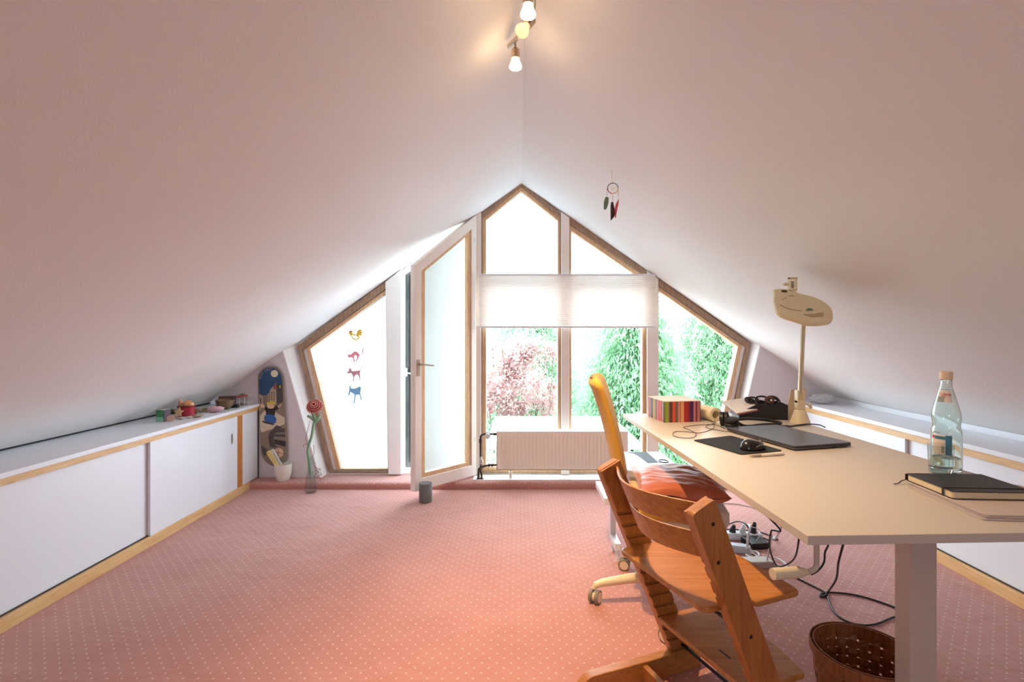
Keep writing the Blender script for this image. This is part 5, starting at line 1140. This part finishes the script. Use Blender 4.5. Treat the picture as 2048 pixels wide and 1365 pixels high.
# ------------------------------------------------------------------ cables and power strips on the floor
def fl(px, py, z=0): Y = (EYE-z)*F/(py-CY); return P(px, py, Y)
WC = mat('strip_white', '#d8dce0', .4)
a, b = fl(1432, 1081), fl(1527, 1085); t = thing('power_strip', tuple((a+b)/2), 'white power strip full of plugs, the farther of two under the desk', 'power strip', 'power strips under the desk')
T = frame(a, b-a, (0, 1, 0)); L = (b-a).length; m = MB(); m.prism(rounded([(0, 0), (L, 0), (L, .052), (0, .052)], .01), .001, .042, 'z', T); m.build('strip_body', WC, parent=t, bevel=.008, seg=3)
for x, mt_, h0 in ((.10, M['black'], .04), (.155, WC, .045), (.215, M['black'], .06)):
    m = MB(); c = T @ Vector((x, .026, .042)); m.tube([c, c+Vector((0, 0, .01)), c+Vector((.01, 0, h0))], [.019, .018, .008], 16); m.build('plug', mt_, parent=t, smooth=True)
m = MB(); c = T @ Vector((L-.03, .026, .042)); m.box(c+Vector((-.009, -.006, 0)), c+Vector((.009, .006, .004))); m.build('switch', mat('switch_red', '#c0453c', .4), parent=t)
a, b = fl(1440, 1104), fl(1502, 1112); t = thing('power_strip', tuple((a+b)/2), 'grey white power strip nearer the wooden chair', 'power strip', 'power strips under the desk')
T = frame(a, b-a, (0, 1, 0)); L = (b-a).length; m = MB(); m.prism(rounded([(-.1, 0), (L, 0), (L, .05), (-.1, .05)], .01), .001, .042, 'z', T); m.build('strip_body', mat('strip_grey', '#b9bcc2', .4), parent=t, bevel=.006, seg=3)
m = MB(); c = T @ Vector((.05, .02, .042)); m.box(c+Vector((-.006, -.004, 0)), c+Vector((.006, .004, .003))); m.build('switch', M['black'], parent=t)
a, b = fl(1508, 1101), fl(1540, 1099); T = frame(a, b-a, (0, 1, 0)); m = MB(); m.box((-.01, 0, .001), ((b-a).length, .11, .034), T); pa1 = m.build('power_adapter', M['black'], bevel=.003); setp(pa1, 'black power adapter brick beside the farther power strip', 'power adapter')
def cable(pts, r, mt, lab, n=9):
    m = MB(); m.tube(spline(pts, n), r, 8); return setp(m.build('floor_cable', mt, smooth=True), lab, 'cable', 'cables under the desk')
fz = .005
cable([fl(1495, 1100, .03), P(1497, 1085, 2.75), P(1498, 1062, 2.72), P(1490, 1048, 2.75), P(1474, 1044, 2.85), P(1455, 1050, 3.0), fl(1430, 1058, fz)], .004, M['cable'], 'black cable arching over the farther power strip')
cable([fl(1430, 1060, fz), fl(1470, 1060, fz), fl(1505, 1063, fz), fl(1530, 1068, fz), fl(1545, 1075, fz), fl(1556, 1080, fz)], .004, M['cable'], 'black cable running straight behind the farther power strip')
cable([fl(1500, 1068, fz), fl(1520, 1074, fz), fl(1541, 1082, fz)], .004, M['cable'], 'short black cable lying right behind the power strip')
cable([dk(.10, .9, -.022), P(1552, 1050, 2.1), P(1543, 1062, 2.2), P(1539, 1082, 2.3), P(1541, 1105, 2.4), fl(1553, 1132, fz), fl(1570, 1143, fz), fl(1600, 1160, fz), fl(1630, 1175, fz), fl(1652, 1187, fz), fl(1648, 1193, fz), fl(1640, 1194, fz), fl(1646, 1187, fz), fl(1668, 1186, fz), fl(1705, 1190, fz), fl(1745, 1200, fz), fl(1790, 1216, fz), fl(1806, 1224, fz)], .004, M['cable'], 'long black cable running from the desk across the carpet to its leg')
cable([P(1686, 1075, 1.75), P(1686, 1090, 1.77), P(1677, 1125, 1.9), P(1672, 1160, 2.1), fl(1655, 1187, fz+.002), fl(1656, 1197, fz), fl(1666, 1222, fz), fl(1690, 1242, fz), fl(1722, 1251, fz), fl(1752, 1249, fz), fl(1780, 1238, fz), fl(1808, 1228, fz)], .004, M['cable'], 'black cable hanging from the desk and looping near the basket')
cable([P(1597, 1060, 1.80), P(1597, 1085, 1.85), P(1590, 1115, 2.1), P(1577, 1128, 2.3), fl(1560, 1134, fz+.003), fl(1540, 1130, fz), fl(1530, 1124, fz)], .0035, M['cable'], 'black cable hanging in a wide bow left of the crank')
cable([P(1658, 1075, 1.5), P(1656, 1092, 1.5), P(1650, 1105, 1.5), P(1648, 1125, 1.5), P(1636, 1142, 1.5), P(1622, 1150, 1.5)], .0028, M['cable'], 'thin black cable hanging just behind the crank rod')
cable([P(1494, 1098, 2.62), P(1496, 1075, 2.62), P(1500, 1056, 2.64), P(1498, 1050, 2.7)], .006, M['wcable'], 'thick white cable standing up in front of the farther power strip')
cable([P(1566, 1045, 2.3), P(1561, 1058, 2.45), fl(1550, 1078, fz+.01), fl(1545, 1079, fz), fl(1552, 1074, fz)], .006, M['wcable'], 'thick white cable rising to the desk edge')
cable([P(1543, 1070, 2.35), P(1540, 1092, 2.4), fl(1533, 1125, fz+.004)], .004, M['wcable'], 'thin white cable dropping straight beside the black cable')
cable([fl(1485, 1072, .045), P(1483, 1058, 2.8), P(1500, 1054, 2.8), P(1517, 1060, 2.8), P(1520, 1070, 2.8), fl(1512, 1082, .04)], .002, M['wcable'], 'thin white cable bowed above the farther power strip')
cable([fl(1400, 1008, fz), fl(1460, 1008, fz), fl(1490, 1012, fz), fl(1525, 1022, fz)], .003, mat('grey_cable', '#8d8580', .6), 'grey cable lying on the carpet beyond the office chair')
for k, pl in enumerate(([(1482, 1106), (1505, 1108), (1520, 1118), (1540, 1128), (1566, 1134), (1574, 1136)], [(1490, 1102), (1512, 1104), (1518, 1112), (1508, 1116), (1498, 1110)], [(1530, 1112), (1555, 1118), (1572, 1130), (1568, 1138), (1550, 1134), (1534, 1126), (1510, 1114)], [(1492, 1110), (1510, 1122), (1530, 1130), (1545, 1132)])):
    cable([fl(a_, b_, fz+.003*k) for a_, b_ in pl], .0045, M['wcable'], ['longest white cable strand running beside the wooden seat', 'small white cable curl by the nearer strip', 'white cable looped around the far desk foot', 'lowest white cable strand nearest the wooden seat'][k])
for o in list(bpy.data.objects):
    if '_o' in o: del o['_o']
